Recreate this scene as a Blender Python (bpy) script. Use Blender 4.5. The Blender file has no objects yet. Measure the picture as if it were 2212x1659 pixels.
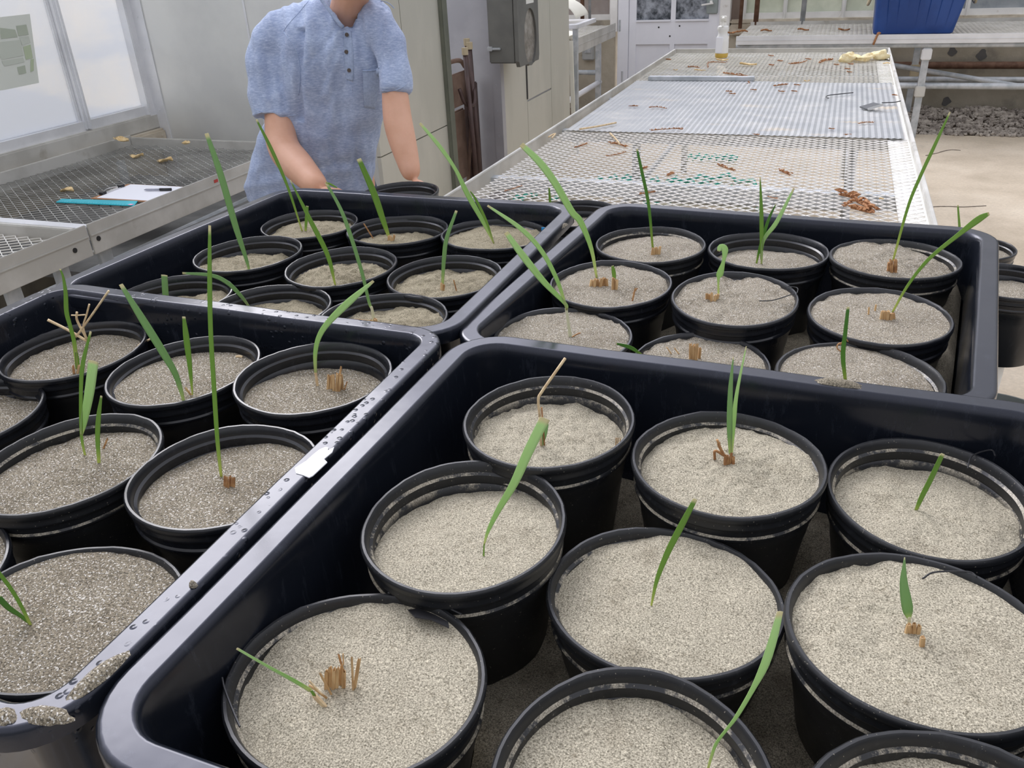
import bpy, bmesh, math, random
from mathutils import Vector, Matrix, noise
from mathutils.bvhtree import BVHTree
random.seed(7)
S = bpy.context.scene; COL = S.collection
PI = math.pi
# ------------------------------------------------------------------ camera, sky, sun, exposure
W, H, F = 2212, 1659, 1790.0
RM = Matrix(((0.93847614, -0.12340422, 0.32254291),
             (0.34239654, 0.45425583, -0.82244529),
             (-0.04502378, 0.88228286, 0.46856143)))
CAM = Vector((0, 0, 1.5))
cam = bpy.data.objects.new('camera', bpy.data.cameras.new('camera')); COL.objects.link(cam)
cam.matrix_world = Matrix.Translation(CAM) @ RM.to_4x4()
cam.data.sensor_width = 36; cam.data.lens = F / W * 36; cam.data.clip_start = .02; cam.data.clip_end = 200
S.camera = cam
world = bpy.data.worlds.new('sky'); S.world = world; world.use_nodes = True
wn = world.node_tree; wn.nodes.clear()
wo = wn.nodes.new('ShaderNodeOutputWorld'); wb = wn.nodes.new('ShaderNodeBackground')
tc = wn.nodes.new('ShaderNodeTexCoord'); sx = wn.nodes.new('ShaderNodeSeparateXYZ'); rp = wn.nodes.new('ShaderNodeValToRGB')
wn.links.new(tc.outputs['Generated'], sx.inputs[0]); wn.links.new(sx.outputs['Z'], rp.inputs[0])
rp.color_ramp.elements[0].position = 0.05; rp.color_ramp.elements[0].color = (.38, .385, .40, 1)      # hazy sky: dimmer at the horizon,
rp.color_ramp.elements[1].position = .55; rp.color_ramp.elements[1].color = (1.02, 1.03, 1.12, 1)
SUN_DIR = Vector((-.60, .54, .54)).normalized()                                                       # broad hazy glow around the sun
dt = wn.nodes.new('ShaderNodeVectorMath'); dt.operation = 'DOT_PRODUCT'; dt.inputs[1].default_value = SUN_DIR; wn.links.new(tc.outputs['Generated'], dt.inputs[0])
mx_ = wn.nodes.new('ShaderNodeMath'); mx_.operation = 'MAXIMUM'; mx_.inputs[1].default_value = 0; wn.links.new(dt.outputs['Value'], mx_.inputs[0])
pw = wn.nodes.new('ShaderNodeMath'); pw.operation = 'POWER'; pw.inputs[1].default_value = 8; wn.links.new(mx_.outputs[0], pw.inputs[0])
gl = wn.nodes.new('ShaderNodeVectorMath'); gl.operation = 'SCALE'; gl.inputs[0].default_value = (4.4, 4.4, 5.1); wn.links.new(pw.outputs[0], gl.inputs['Scale'])
ad = wn.nodes.new('ShaderNodeVectorMath'); ad.operation = 'ADD'; wn.links.new(rp.outputs[0], ad.inputs[0]); wn.links.new(gl.outputs[0], ad.inputs[1])
wn.links.new(ad.outputs[0], wb.inputs['Color']); wb.inputs['Strength'].default_value = 1.0
wn.links.new(wb.outputs[0], wo.inputs[0])
sun = bpy.data.objects.new('sun', bpy.data.lights.new('sun', 'SUN')); COL.objects.link(sun)
sun.data.energy = 1.3; sun.data.angle = math.radians(30); sun.data.color = (1.0, .96, .9)
sun.rotation_euler = (-SUN_DIR).to_track_quat('-Z', 'Y').to_euler()
S.view_settings.view_transform = 'Standard'; S.view_settings.look = 'None'; S.view_settings.gamma = 1
S.view_settings.exposure = 0.0; S.view_settings.use_curve_mapping = False

# a pixel of the photograph on a plane of the place
def ray(px, py): return RM @ Vector((px - W/2, -(py - H/2), -F))
def at(px, py, z):
    d = ray(px, py); return CAM + d * ((z - CAM.z) / d.z)
def aty(px, py, y):
    d = ray(px, py); return CAM + d * ((y - CAM.y) / d.y)
def atx(px, py, x):
    d = ray(px, py); return CAM + d * ((x - CAM.x) / d.x)
def atp(px, py, p0, n):
    d = ray(px, py); return CAM + d * ((p0 - CAM).dot(n) / d.dot(n))
def pix(P):
    q = RM.transposed() @ (Vector(P) - CAM); return W/2 + F*q.x/-q.z, H/2 - F*q.y/-q.z
def mpp(P):   # metres per pixel at a point
    q = RM.transposed() @ (Vector(P) - CAM); return -q.z / F
FWD = Vector((RM[0][2], RM[1][2], 0)); FWD = -FWD.normalized()      # horizontal view direction

# ------------------------------------------------------------------ object helpers
def link(o, parent=None):
    COL.objects.link(o)
    if parent is not None: o.parent = parent
    return o
def tag(o, label=None, cat=None, group=None, kind=None):
    if label: o['label'] = label
    if cat: o['category'] = cat
    if group: o['group'] = group
    if kind: o['kind'] = kind
    return o
def empty(name, loc, label=None, cat=None, group=None):
    o = bpy.data.objects.new(name, None); o.location = loc; o.empty_display_size = .05
    link(o); return tag(o, label, cat, group)
def copy_tree(o, parent=None):
    c = o.copy(); COL.objects.link(c)
    if parent is not None: c.parent = parent
    for ch in list(o.children): copy_tree(ch, c)
    return c
class MB:
    def __init__(s): s.v = []; s.f = []; s.uv = []
    def add(s, v, f):
        n = len(s.v); s.v += [Vector(p) for p in v]; s.f += [tuple(i + n for i in q) for q in f]; return s
    def box(s, lo, hi, M=None):
        v = [Vector((x, y, z)) for x in (lo[0], hi[0]) for y in (lo[1], hi[1]) for z in (lo[2], hi[2])]
        if M is not None: v = [M @ p for p in v]
        return s.add(v, [(0,1,3,2),(4,6,7,5),(0,4,5,1),(2,3,7,6),(0,2,6,4),(1,5,7,3)])
    def bar(s, a, b, w, h, up=(0,0,1)):      # square bar from a to b
        a, b = Vector(a), Vector(b); d = (b-a).normalized(); u = Vector(up); r = d.cross(u).normalized(); u = r.cross(d)
        v = [p + r*i*w/2 + u*j*h/2 for p in (a, b) for i, j in ((-1,-1),(1,-1),(1,1),(-1,1))]
        return s.add(v, [(0,1,2,3),(7,6,5,4),(0,4,5,1),(1,5,6,2),(2,6,7,3),(3,7,4,0)])
    def tube(s, pts, rad, n=8, cap=True, flat=None):
        pts = [Vector(p) for p in pts]; m = len(pts)
        if not hasattr(rad, '__len__'): rad = [rad]*m
        up = None; v = []
        for i, p in enumerate(pts):
            d = (pts[min(i+1, m-1)] - pts[max(i-1, 0)]).normalized()
            if up is None: up = Vector((0,0,1)) if abs(d.z) < .9 else Vector((0,1,0))
            r = d.cross(up).normalized(); u = r.cross(d).normalized(); up = u
            for k in range(n):
                a = 2*PI*k/n; v.append(p + r*math.cos(a)*rad[i] + u*math.sin(a)*rad[i])
        f = [(i*n+k, i*n+(k+1) % n, (i+1)*n+(k+1) % n, (i+1)*n+k) for i in range(m-1) for k in range(n)]
        if cap: f += [tuple(range(n-1, -1, -1)), tuple((m-1)*n+k for k in range(n))]
        return s.add(v, f)
    def lathe(s, prof, c=(0,0,0), n=64, sx=1, sy=1, fn=None, closed=False):
        v = []; m = len(prof)
        for j, (r, z) in enumerate(prof):
            for k in range(n):
                a = 2*PI*k/n; rr, zz = (r, z) if fn is None else fn(r, z, a, j)
                v.append(Vector(c) + Vector((rr*math.cos(a)*sx, rr*math.sin(a)*sy, zz)))
        f = [(j*n+k, (j+1)*n+k, (j+1)*n+(k+1) % n, j*n+(k+1) % n) for j in range(m-1) for k in range(n)]
        return s.add(v, f)
    def build(s, name, mat, parent=None, origin=(0,0,0), smooth=False, uv=None, angle=None):
        me = bpy.data.meshes.new(name); og = Vector(origin)
        if parent is not None: og = parent.matrix_world.translation if False else ORG.get(parent.name, og)
        me.from_pydata([p - og for p in s.v], [], s.f); me.materials.append(mat); me.validate()
        if uv:
            L = me.uv_layers.new(name='u')
            for lp in me.loops: L.data[lp.index].uv = uv[lp.vertex_index]
        o = bpy.data.objects.new(name, me); link(o, parent)
        if parent is None: o.location = og
        ORG[o.name] = og
        if smooth:
            for p in me.polygons: p.use_smooth = True
            if angle: me.set_sharp_from_angle(angle=math.radians(angle))
        return o
ORG = {}
def thing(name, loc, label, cat, group=None):
    o = empty(name, loc, label, cat, group); ORG[o.name] = Vector(loc); return o
def fix_normals(o):
    bm = bmesh.new(); bm.from_mesh(o.data); bmesh.ops.recalc_face_normals(bm, faces=bm.faces); bm.to_mesh(o.data); bm.free(); return o
def bevel(o, w, seg=2):
    bm = bmesh.new(); bm.from_mesh(o.data); bmesh.ops.recalc_face_normals(bm, faces=bm.faces)
    bmesh.ops.bevel(bm, geom=bm.edges[:], offset=w, segments=seg, affect='EDGES', clamp_overlap=True); bm.to_mesh(o.data); bm.free()
    for p in o.data.polygons: p.use_smooth = True
    o.data.set_sharp_from_angle(angle=math.radians(40)); return o
def N3(p, s=1.0, seed=0.0): return noise.noise(Vector((p[0]*s+seed, p[1]*s-seed*.7, p[2]*s+seed*.3)))
def cr(pts, n):                      # smooth curve through points
    pts = [Vector(p) for p in pts]
    if len(pts) == 2: return [pts[0].lerp(pts[1], i/(n-1)) for i in range(n)]
    out = []; m = len(pts)-1
    for i in range(n):
        t = i/(n-1)*m; k = min(int(t), m-1); u = t-k
        p1, p2 = pts[k], pts[k+1]; p0 = pts[k-1] if k > 0 else p1*2-p2; p3 = pts[k+2] if k+2 <= m else p2*2-p1
        out.append(.5*((2*p1)+(p2-p0)*u+(2*p0-5*p1+4*p2-p3)*u*u+(3*p1-p0-3*p2+p3)*u**3))
    return out

# ------------------------------------------------------------------ materials
def new_mat(name):
    m = bpy.data.materials.new(name); m.use_nodes = True; nt = m.node_tree
    return m, nt, nt.nodes['Principled BSDF'], nt.nodes.new, nt.links.new
def tex(nt, scale, detail=4, rough=.55, coord='Object', vscale=None, kind='ShaderNodeTexNoise'):
    t = nt.nodes.new('ShaderNodeTexCoord'); n = nt.nodes.new(kind)
    src = t.outputs[coord]
    if vscale:
        mp = nt.nodes.new('ShaderNodeMapping'); mp.inputs['Scale'].default_value = vscale
        nt.links.new(src, mp.inputs[0]); src = mp.outputs[0]
    nt.links.new(src, n.inputs['Vector']); n.inputs['Scale'].default_value = scale
    if kind == 'ShaderNodeTexNoise': n.inputs['Detail'].default_value = detail; n.inputs['Roughness'].default_value = rough
    return n
def ramp(nt, src, stops):
    r = nt.nodes.new('ShaderNodeValToRGB'); e = r.color_ramp.elements
    while len(e) < len(stops): e.new(.5)
    for k, (p, c) in enumerate(stops): e[k].position = p; e[k].color = (*c, 1) if len(c) == 3 else c
    nt.links.new(src, r.inputs[0]); return r.outputs[0]
def mixc(nt, fac, a, b, mode='MIX'):
    m = nt.nodes.new('ShaderNodeMix'); m.data_type = 'RGBA'; m.blend_type = mode
    for sock, val in ((m.inputs[0], fac), (m.inputs[6], a), (m.inputs[7], b)):
        if isinstance(val, bpy.types.NodeSocket): nt.links.new(val, sock)
        elif isinstance(val, (int, float)): sock.default_value = val
        else: sock.default_value = (*val, 1)
    return m.outputs[2]
def add_bump(nt, b, src, strength, dist=.002, prev=None):
    n = nt.nodes.new('ShaderNodeBump'); n.inputs['Strength'].default_value = strength; n.inputs['Distance'].default_value = dist
    nt.links.new(src, n.inputs['Height'])
    if prev is not None: nt.links.new(prev, n.inputs['Normal'])
    nt.links.new(n.outputs[0], b.inputs['Normal']); return n.outputs[0]
def mat(name, col, rough=.5, metal=0., col2=None, scale=8, lo=.4, hi=.6, detail=5, bump=0., bscale=60, bd=.002, vscale=None, col3=None, scale3=3, lo3=.55, hi3=.7, spec=None, rvar=0):
    m, nt, b, N, L = new_mat(name)
    b.inputs['Roughness'].default_value = rough; b.inputs['Metallic'].default_value = metal
    if spec is not None: b.inputs['Specular IOR Level'].default_value = spec
    c = col
    if col2:
        t = tex(nt, scale, detail, vscale=vscale); c = ramp(nt, t.outputs[0], [(lo, col), (hi, col2)])
        if rvar:
            mr = N('ShaderNodeMapRange'); L(t.outputs[0], mr.inputs[0]); mr.inputs[3].default_value = rough-rvar; mr.inputs[4].default_value = rough+rvar
            L(mr.outputs[0], b.inputs['Roughness'])
    if col3:
        t = tex(nt, scale3, 6); fac = ramp(nt, t.outputs[0], [(lo3, (0,0,0)), (hi3, (1,1,1))]); c = mixc(nt, fac, c, col3)
    if isinstance(c, bpy.types.NodeSocket): L(c, b.inputs['Base Color'])
    else: b.inputs['Base Color'].default_value = (*c, 1)
    if bump: add_bump(nt, b, tex(nt, bscale, 4, vscale=vscale).outputs[0], bump, bd)
    return m

def sand_mat(name, dark, light, wet=(.5,.62), wetc=.6, gscale=650, glint_paint=.0, mid=.5):
    m, nt, b, N, L = new_mat(name); b.inputs['Roughness'].default_value = .9; b.inputs['Specular IOR Level'].default_value = .25
    g = tex(nt, gscale, 3, .75); c = ramp(nt, g.outputs[0], [(.36, dark), (.44, tuple(x+(y-x)*mid for x, y in zip(dark, light))), (.56, light), (.66, tuple(min(1, x*1.5) for x in light))])
    t = tex(nt, 16, 6, .65); fac = ramp(nt, t.outputs[0], [(wet[0], (1,1,1)), (wet[1], (wetc, wetc*.97, wetc*.93))])
    c = mixc(nt, 1.0, c, fac, 'MULTIPLY')
    cl = tex(nt, 130, 4, .7); kf = ramp(nt, cl.outputs[0], [(.30, (.66,.64,.60)), (.42, (1,1,1))]); c = mixc(nt, 1.0, c, kf, 'MULTIPLY')
    if glint_paint:  # grain glints painted into the base colour as pale specks
        sp = tex(nt, gscale*.8, 1, .5); k = ramp(nt, sp.outputs[0], [(.60, (0,0,0)), (.66, (glint_paint,)*3)]); c = mixc(nt, k, c, (.85,.82,.76))
    L(c, b.inputs['Base Color'])
    p = add_bump(nt, b, tex(nt, 70, 7, .72).outputs[0], .7, .006); add_bump(nt, b, g.outputs[0], .6, .0012, p)
    return m
M = {}
M['sand_dry'] = sand_mat('sand_dry', (.13,.115,.08), (.50,.455,.35), (.55,.72), .7)
M['sand_back'] = sand_mat('sand_back', (.12,.105,.068), (.38,.335,.235), (.48,.7), .66)
M['sand_pale'] = sand_mat('sand_pale', (.095,.082,.062), (.35,.31,.24), (.47,.7), .7, 600, .5)
M['sand_wet'] = sand_mat('sand_wet', (.06,.051,.037), (.35,.305,.225), (.46,.70), .72, 560, .8)
M['sand_spill'] = sand_mat('sand_spill', (.09,.08,.06), (.34,.30,.225), (.42,.66), .5)

def plastic(name, col, rough, dust=0, drops=0, scratch=0.):
    m, nt, b, N, L = new_mat(name); b.inputs['Specular IOR Level'].default_value = .5
    t = tex(nt, 9, 5); mr = N('ShaderNodeMapRange'); L(t.outputs[0], mr.inputs[0]); mr.inputs[1].default_value = .3; mr.inputs[2].default_value = .7
    mr.inputs[3].default_value = rough*.8; mr.inputs[4].default_value = rough*1.35; L(mr.outputs[0], b.inputs['Roughness'])
    s = tex(nt, 60, 6, .8, vscale=(1, 1, .25)); c = ramp(nt, s.outputs[0], [(.55, col), (.8, tuple(x*2.2+.012 for x in col))])
    if dust:      # sand caught on the upward-facing ledges
        ge = N('ShaderNodeNewGeometry'); sp = N('ShaderNodeSeparateXYZ'); L(ge.outputs['Normal'], sp.inputs[0])
        up = ramp(nt, sp.outputs['Z'], [(.25, (0,0,0)), (.6, (1,1,1))])
        d = tex(nt, 26, 8, .75); k = ramp(nt, d.outputs[0], [(.50-dust*.05, (0,0,0)), (.56-dust*.03, (.9,.9,.9))])
        gr = tex(nt, 700, 2); sc = ramp(nt, gr.outputs[0], [(.35, (.16,.14,.10)), (.65, (.5,.45,.35))])
        tg = N('ShaderNodeTexCoord'); sg = N('ShaderNodeSeparateXYZ'); L(tg.outputs['Generated'], sg.inputs[0]); lip = ramp(nt, sg.outputs['Z'], [(.925, (1,1,1)), (.955, (0,0,0))])
        fac = mixc(nt, 1., mixc(nt, 1., up, k, 'MULTIPLY'), lip, 'MULTIPLY'); c = mixc(nt, fac, c, sc)
        sp2 = tex(nt, 420, 1); kk = ramp(nt, sp2.outputs[0], [(.73, (0,0,0)), (.76, (1,1,1))]); c = mixc(nt, kk, c, (.22,.2,.16))
    L(c, b.inputs['Base Color'])
    p = None
    if drops:
        v = tex(nt, 90, kind='ShaderNodeTexVoronoi'); w = tex(nt, 22, 3)
        h = ramp(nt, v.outputs['Distance'], [(.12, (1,1,1)), (.3, (0,0,0))]); g = ramp(nt, w.outputs[0], [(.47, (0,0,0)), (.55, (1,1,1))])
        p = add_bump(nt, b, mixc(nt, 1., h, g, 'MULTIPLY'), .4, .002)
    add_bump(nt, b, tex(nt, 7, 4).outputs[0], .12, .01, p)
    return m
M['pot'] = plastic('pot_plastic', (.009,.010,.013), .28, dust=0)
M['pot_dusty'] = plastic('pot_plastic_dusty', (.012,.013,.015), .4, dust=1)
M['tray'] = plastic('tray_plastic', (.008,.010,.015), .2)
M['tray_wet'] = plastic('tray_plastic_wet', (.009,.011,.016), .19, drops=1)

def leaf_mat(name, base, mid, tip, cut=(.7,.65,.4)):
    m, nt, b, N, L = new_mat(name)
    u = N('ShaderNodeUVMap'); sp = N('ShaderNodeSeparateXYZ'); L(u.outputs[0], sp.inputs[0])
    c = ramp(nt, sp.outputs['Y'], [(0., base), (.22, mid), (.96, tip), (.985, cut)])
    st = N('ShaderNodeTexWave'); st.bands_direction = 'X'; st.inputs['Scale'].default_value = 4; st.inputs['Distortion'].default_value = .5; L(u.outputs[0], st.inputs['Vector'])
    k = ramp(nt, st.outputs[0], [(0, (.8,.8,.8)), (1, (1.1,1.1,1.1))]); c = mixc(nt, 1., c, k, 'MULTIPLY')
    L(c, b.inputs['Base Color']); b.inputs['Roughness'].default_value = .45
    tr = N('ShaderNodeBsdfTranslucent'); L(c, tr.inputs[0]); mx = N('ShaderNodeMixShader'); mx.inputs[0].default_value = .45
    L(b.outputs[0], mx.inputs[1]); L(tr.outputs[0], mx.inputs[2]); L(mx.outputs[0], nt.nodes['Material Output'].inputs[0])
    return m
for k_ in ('tray', 'tray_wet'): M[k_].node_tree.nodes['Principled BSDF'].inputs['Specular Tint'].default_value = (.84, .86, 1.0, 1)
M['leaf'] = leaf_mat('leaf_green', (.66,.70,.22), (.30,.50,.10), (.26,.45,.10))
M['leaf_pale'] = leaf_mat('leaf_pale', (.72,.76,.34), (.46,.69,.26), (.60,.80,.42))
M['leaf_blue'] = leaf_mat('leaf_blue', (.62,.70,.30), (.30,.50,.20), (.34,.54,.25))
M['leaf_dark'] = leaf_mat('leaf_dark', (.44,.54,.12), (.18,.38,.07), (.14,.33,.08))
M['stem_white'] = mat('stem_white', (.72,.72,.5), .5)
M['straw'] = mat('straw', (.42,.24,.10), .7, col2=(.68,.47,.24), scale=160, lo=.35, hi=.65, vscale=(1,1,.15))
M['straw_brown'] = mat('straw_brown', (.30,.14,.055), .75, col2=(.50,.28,.12), scale=120)
M['straw_pale'] = mat('straw_pale', (.62,.45,.26), .6, col2=(.78,.62,.38), scale=100)
M['debris'] = mat('dry_debris', (.26,.11,.045), .85, col2=(.50,.25,.11), scale=140, bump=.6, bscale=300)
M['debris_pale'] = mat('dry_debris_pale', (.62,.42,.18), .8, col2=(.80,.62,.34), scale=90, bump=.4, bscale=200)
M['alu'] = mat('aluminium', (.74,.75,.77), .42, .35, col2=(.84,.85,.87), scale=5, bump=.05, bscale=200, rvar=.08)
M['alu_dull'] = mat('aluminium_weathered', (.50,.49,.45), .6, .25, col2=(.62,.61,.57), scale=6, bump=.08, bscale=80, col3=(.28,.24,.18), scale3=5, lo3=.66, hi3=.8)
M['galv'] = mat('galvanised_pipe', (.42,.45,.47), .5, .3, col2=(.58,.60,.62), scale=14)
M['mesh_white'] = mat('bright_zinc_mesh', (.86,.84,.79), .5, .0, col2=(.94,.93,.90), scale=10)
M['mesh_dark'] = mat('dirty_shaded_zinc_mesh', (.30,.30,.28), .6, .4, col2=(.46,.46,.43), scale=7, lo=.4, hi=.6)  # dirt on the zinc, plus the darkness below it put into the colour
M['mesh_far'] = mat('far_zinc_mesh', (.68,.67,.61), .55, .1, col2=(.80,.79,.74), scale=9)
def rib_mat():
    m, nt, b, N, L = new_mat('ribbed_galvanised_sheet'); b.inputs['Metallic'].default_value = .35
    t = tex(nt, 5, 8, .7, vscale=(1, 1.6, 1)); c = ramp(nt, t.outputs[0], [(.35, (.36,.375,.385)), (.52, (.42,.43,.43)), (.66, (.50,.495,.475)), (.76, (.70,.68,.63))])
    t2 = tex(nt, 2.2, 5, vscale=(1, 3, 1)); k = ramp(nt, t2.outputs[0], [(.6, (0,0,0)), (.72, (.7,.7,.7))]); c = mixc(nt, k, c, (.62,.50,.34))
    L(c, b.inputs['Base Color']); mr = N('ShaderNodeMapRange'); L(t.outputs[0], mr.inputs[0]); mr.inputs[3].default_value = .3; mr.inputs[4].default_value = .6; L(mr.outputs[0], b.inputs['Roughness'])
    add_bump(nt, b, tex(nt, 30, 4).outputs[0], .15, .003); return m
M['ribbed'] = rib_mat()
M['panel'] = mat('galvanised_panel', (.70,.71,.69), .4, .35, col2=(.78,.79,.76), scale=3, bump=.06, bscale=300, rvar=.06)
M['panel_beige'] = mat('beige_metal_panel', (.56,.55,.48), .45, .2, col2=(.66,.64,.56), scale=2.5, bump=.04, bscale=200, vscale=(1,1,.4))
M['panel_lilac'] = mat('lilac_grey_metal', (.44,.44,.48), .4, .35, col2=(.52,.52,.56), scale=3, bump=.05, bscale=240)
M['panel_edge'] = mat('green_grey_edge', (.14,.15,.12), .5, .3, col2=(.18,.19,.15), scale=6)
M['box_grey'] = mat('grey_box_paint', (.15,.15,.14), .45, .2, col2=(.18,.18,.165), scale=8)
M['dark'] = mat('dark_gap', (.02,.02,.02), .8)
M['conc_floor'] = None
def floor_mat():
    m, nt, b, N, L = new_mat('concrete_floor'); b.inputs['Roughness'].default_value = .8
    t = tex(nt, 1.6, 8, .6); c = ramp(nt, t.outputs[0], [(.32, (.44,.365,.265)), (.5, (.58,.49,.37)), (.68, (.68,.59,.46))])
    f = tex(nt, 60, 6, .7); k = ramp(nt, f.outputs[0], [(.3, (.86,.86,.86)), (.7, (1.08,1.08,1.08))]); c = mixc(nt, 1., c, k, 'MULTIPLY')
    s = tex(nt, 5, 3); ks = ramp(nt, s.outputs[0], [(.64, (0,0,0)), (.72, (.35,.35,.35))]); c = mixc(nt, ks, c, (.36,.32,.25))
    L(c, b.inputs['Base Color']); add_bump(nt, b, f.outputs[0], .25, .004); return m
M['conc_floor'] = floor_mat()
M['conc_wall'] = mat('old_concrete', (.36,.32,.245), .85, col2=(.50,.45,.36), scale=2.2, bump=.5, bscale=25, bd=.01, col3=(.20,.185,.155), scale3=1.7, lo3=.62, hi3=.72)
M['conc_pale'] = mat('pale_concrete_sill', (.46,.40,.31), .85, col2=(.66,.60,.49), scale=6, bump=.6, bscale=30, bd=.01, col3=(.30,.19,.11), scale3=9, lo3=.64, hi3=.75)
M['gravel'] = mat('gravel_stone', (.22,.19,.16), .85, col2=(.46,.41,.35), scale=12, bump=.4, bscale=90)
M['soil'] = mat('rusty_soil', (.13,.085,.05), .95, col2=(.22,.17,.12), scale=16, bump=.6, bscale=60, bd=.01)
M['rust'] = mat('rusty_pipe', (.13,.065,.04), .75, col2=(.20,.11,.07), scale=18)
M['door'] = mat('white_door_paint', (.80,.81,.86), .5, col2=(.84,.85,.90), scale=4)
M['white_paint'] = mat('white_frame_paint', (.80,.79,.76), .5, col2=(.88,.87,.84), scale=7, col3=(.42,.36,.28), scale3=9, lo3=.66, hi3=.78)
M['brown_board'] = mat('brown_board', (.20,.15,.125), .8, col2=(.27,.21,.17), scale=6, vscale=(1,1,.3))
def glass_dirty(name, c1, c2, scale, tl=.55, alpha=None, c3=None):
    m, nt, b, N, L = new_mat(name); b.inputs['Roughness'].default_value = .25
    t = tex(nt, scale, 7, .65); c = ramp(nt, t.outputs[0], [(.38, c1), (.62, c2)])
    if c3:
        t3 = tex(nt, scale*.4, 4, vscale=(1,1,3)); c = mixc(nt, ramp(nt, t3.outputs[0], [(.45,(0,0,0)),(.55,(1,1,1))]), c, c3)
    L(c, b.inputs['Base Color'])
    tr = N('ShaderNodeBsdfTranslucent'); L(c, tr.inputs[0]); mx = N('ShaderNodeMixShader'); mx.inputs[0].default_value = tl
    L(b.outputs[0], mx.inputs[1]); L(tr.outputs[0], mx.inputs[2]); L(mx.outputs[0], nt.nodes['Material Output'].inputs[0]); return m
M['frosted'] = glass_dirty('frosted_greenhouse_glass', (.95,.97,.99), (1.,1.,.99), 3, .95, c3=(.91,.94,.98))
M['poly'] = glass_dirty('milky_green_pane', (.60,.63,.54), (.70,.72,.63), 6, .4)
M['grey_pane'] = glass_dirty('grey_pane', (.30,.33,.35), (.44,.46,.47), 5, .2)
M['door_glass'] = glass_dirty('frosted_door_glass', (.05,.06,.07), (.42,.45,.50), 11, .1)
M['tan_pane'] = glass_dirty('tan_pane', (.36,.31,.28), (.46,.41,.38), 3, .2)
M['blue_bin'] = mat('blue_bin_plastic', (.012,.05,.21), .4, col2=(.02,.07,.27), scale=5, bump=.05, bscale=40)
M['white_plastic'] = mat('white_plastic', (.78,.77,.72), .5, col2=(.85,.84,.8), scale=6)
M['clear'] = mat('milky_clear_plastic', (.80,.80,.78), .3)
M['yellow_liq'] = mat('yellow_liquid', (.62,.42,.08), .3)
M['rag'] = mat('yellow_cotton_rag', (.78,.62,.32), .9, col2=(.90,.80,.52), scale=40, bump=.7, bscale=90, bd=.005)
M['teal'] = mat('teal_plastic', (.0,.42,.52), .4, col2=(.01,.5,.6), scale=10)
M['pink'] = mat('pink_sticker', (.9,.45,.62), .6)
M['paper'] = mat('white_paper', (.86,.87,.92), .7)
M['paper_cream'] = mat('cream_paper', (.78,.76,.66), .7, col2=(.82,.8,.7), scale=4)
M['hardboard'] = mat('brown_hardboard', (.40,.20,.09), .6)
M['chrome'] = mat('chrome', (.7,.7,.7), .2, 1.)
M['black_plastic'] = mat('black_plastic', (.02,.02,.022), .4)
M['blue_tag'] = mat('blue_plant_tag', (.02,.33,.75), .5)
M['yellow_tag'] = mat('yellow_pot_label', (.60,.47,.05), .5)
M['red'] = mat('red_sticker', (.5,.06,.05), .6)
M['hose'] = mat('green_garden_hose', (.0,.34,.24), .4, col2=(.02,.46,.36), scale=30)
M['chair_tan'] = mat('tan_chair_paint', (.22,.145,.11), .5, .2, col2=(.29,.20,.155), scale=12)
M['chair_dark'] = mat('dark_brown_chair_paint', (.065,.040,.036), .45, .2, col2=(.09,.055,.05), scale=12)
M['rubber_beige'] = mat('beige_rubber_cap', (.50,.42,.28), .7)
M['lime'] = mat('grey_bin_plastic', (.20,.22,.21), .6)
def skin_mat(name, c1, c2):
    m, nt, b, N, L = new_mat(name); t = tex(nt, 14, 5); L(ramp(nt, t.outputs[0], [(.35, c1), (.65, c2)]), b.inputs['Base Color'])
    b.inputs['Roughness'].default_value = .5; b.inputs['Subsurface Weight'].default_value = .12; b.inputs['Subsurface Radius'].default_value = (.02,.008,.005)
    add_bump(nt, b, tex(nt, 300, 3).outputs[0], .08, .001); return m
M['skin'] = skin_mat('skin', (.66,.36,.235), (.74,.43,.30))
def cloth_mat():
    m, nt, b, N, L = new_mat('heather_blue_cotton'); b.inputs['Roughness'].default_value = .9
    b.inputs['Sheen Weight'].default_value = .15
    t = tex(nt, 120, 5, .7, vscale=(.6,.6,2.2)); c = ramp(nt, t.outputs[0], [(.3, (.27,.34,.53)), (.5, (.37,.45,.64)), (.72, (.56,.64,.80))])
    t2 = tex(nt, 9, 4); k = ramp(nt, t2.outputs[0], [(.35, (.88,.88,.9)), (.65, (1.1,1.1,1.08))]); c = mixc(nt, 1., c, k, 'MULTIPLY')
    L(c, b.inputs['Base Color']); add_bump(nt, b, tex(nt, 700, 2).outputs[0], .2, .001); return m
M['shirt'] = cloth_mat()
M['shirt_trim'] = mat('blue_shirt_trim', (.34,.42,.60), .9, col2=(.42,.51,.69), scale=150)
M['undershirt'] = mat('cream_undershirt', (.72,.66,.5), .9)
M['jeans'] = mat('dark_denim', (.05,.07,.12), .9, col2=(.07,.09,.15), scale=60)
M['hair'] = mat('dark_brown_hair', (.035,.022,.015), .55, col2=(.06,.04,.025), scale=90, vscale=(1,1,.2))
M['shoe'] = mat('dark_shoe_leather', (.03,.028,.026), .5)
M['eye'] = mat('eye_white', (.8,.8,.78), .2)
M['lip'] = mat('lip_skin', (.45,.19,.15), .5)
M['button'] = mat('brown_button', (.10,.075,.06), .35)
M['plate'] = mat('dark_steel_plate', (.07,.075,.08), .6)
# ================================================================== the setting
BZ = .78        # bench height
def struct(name, mb, m, label=None, **k):
    o = mb.build(name, m, **k); o['kind'] = 'structure'
    if label: o['label'] = label; o['category'] = name.split('_')[0]
    return o
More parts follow.
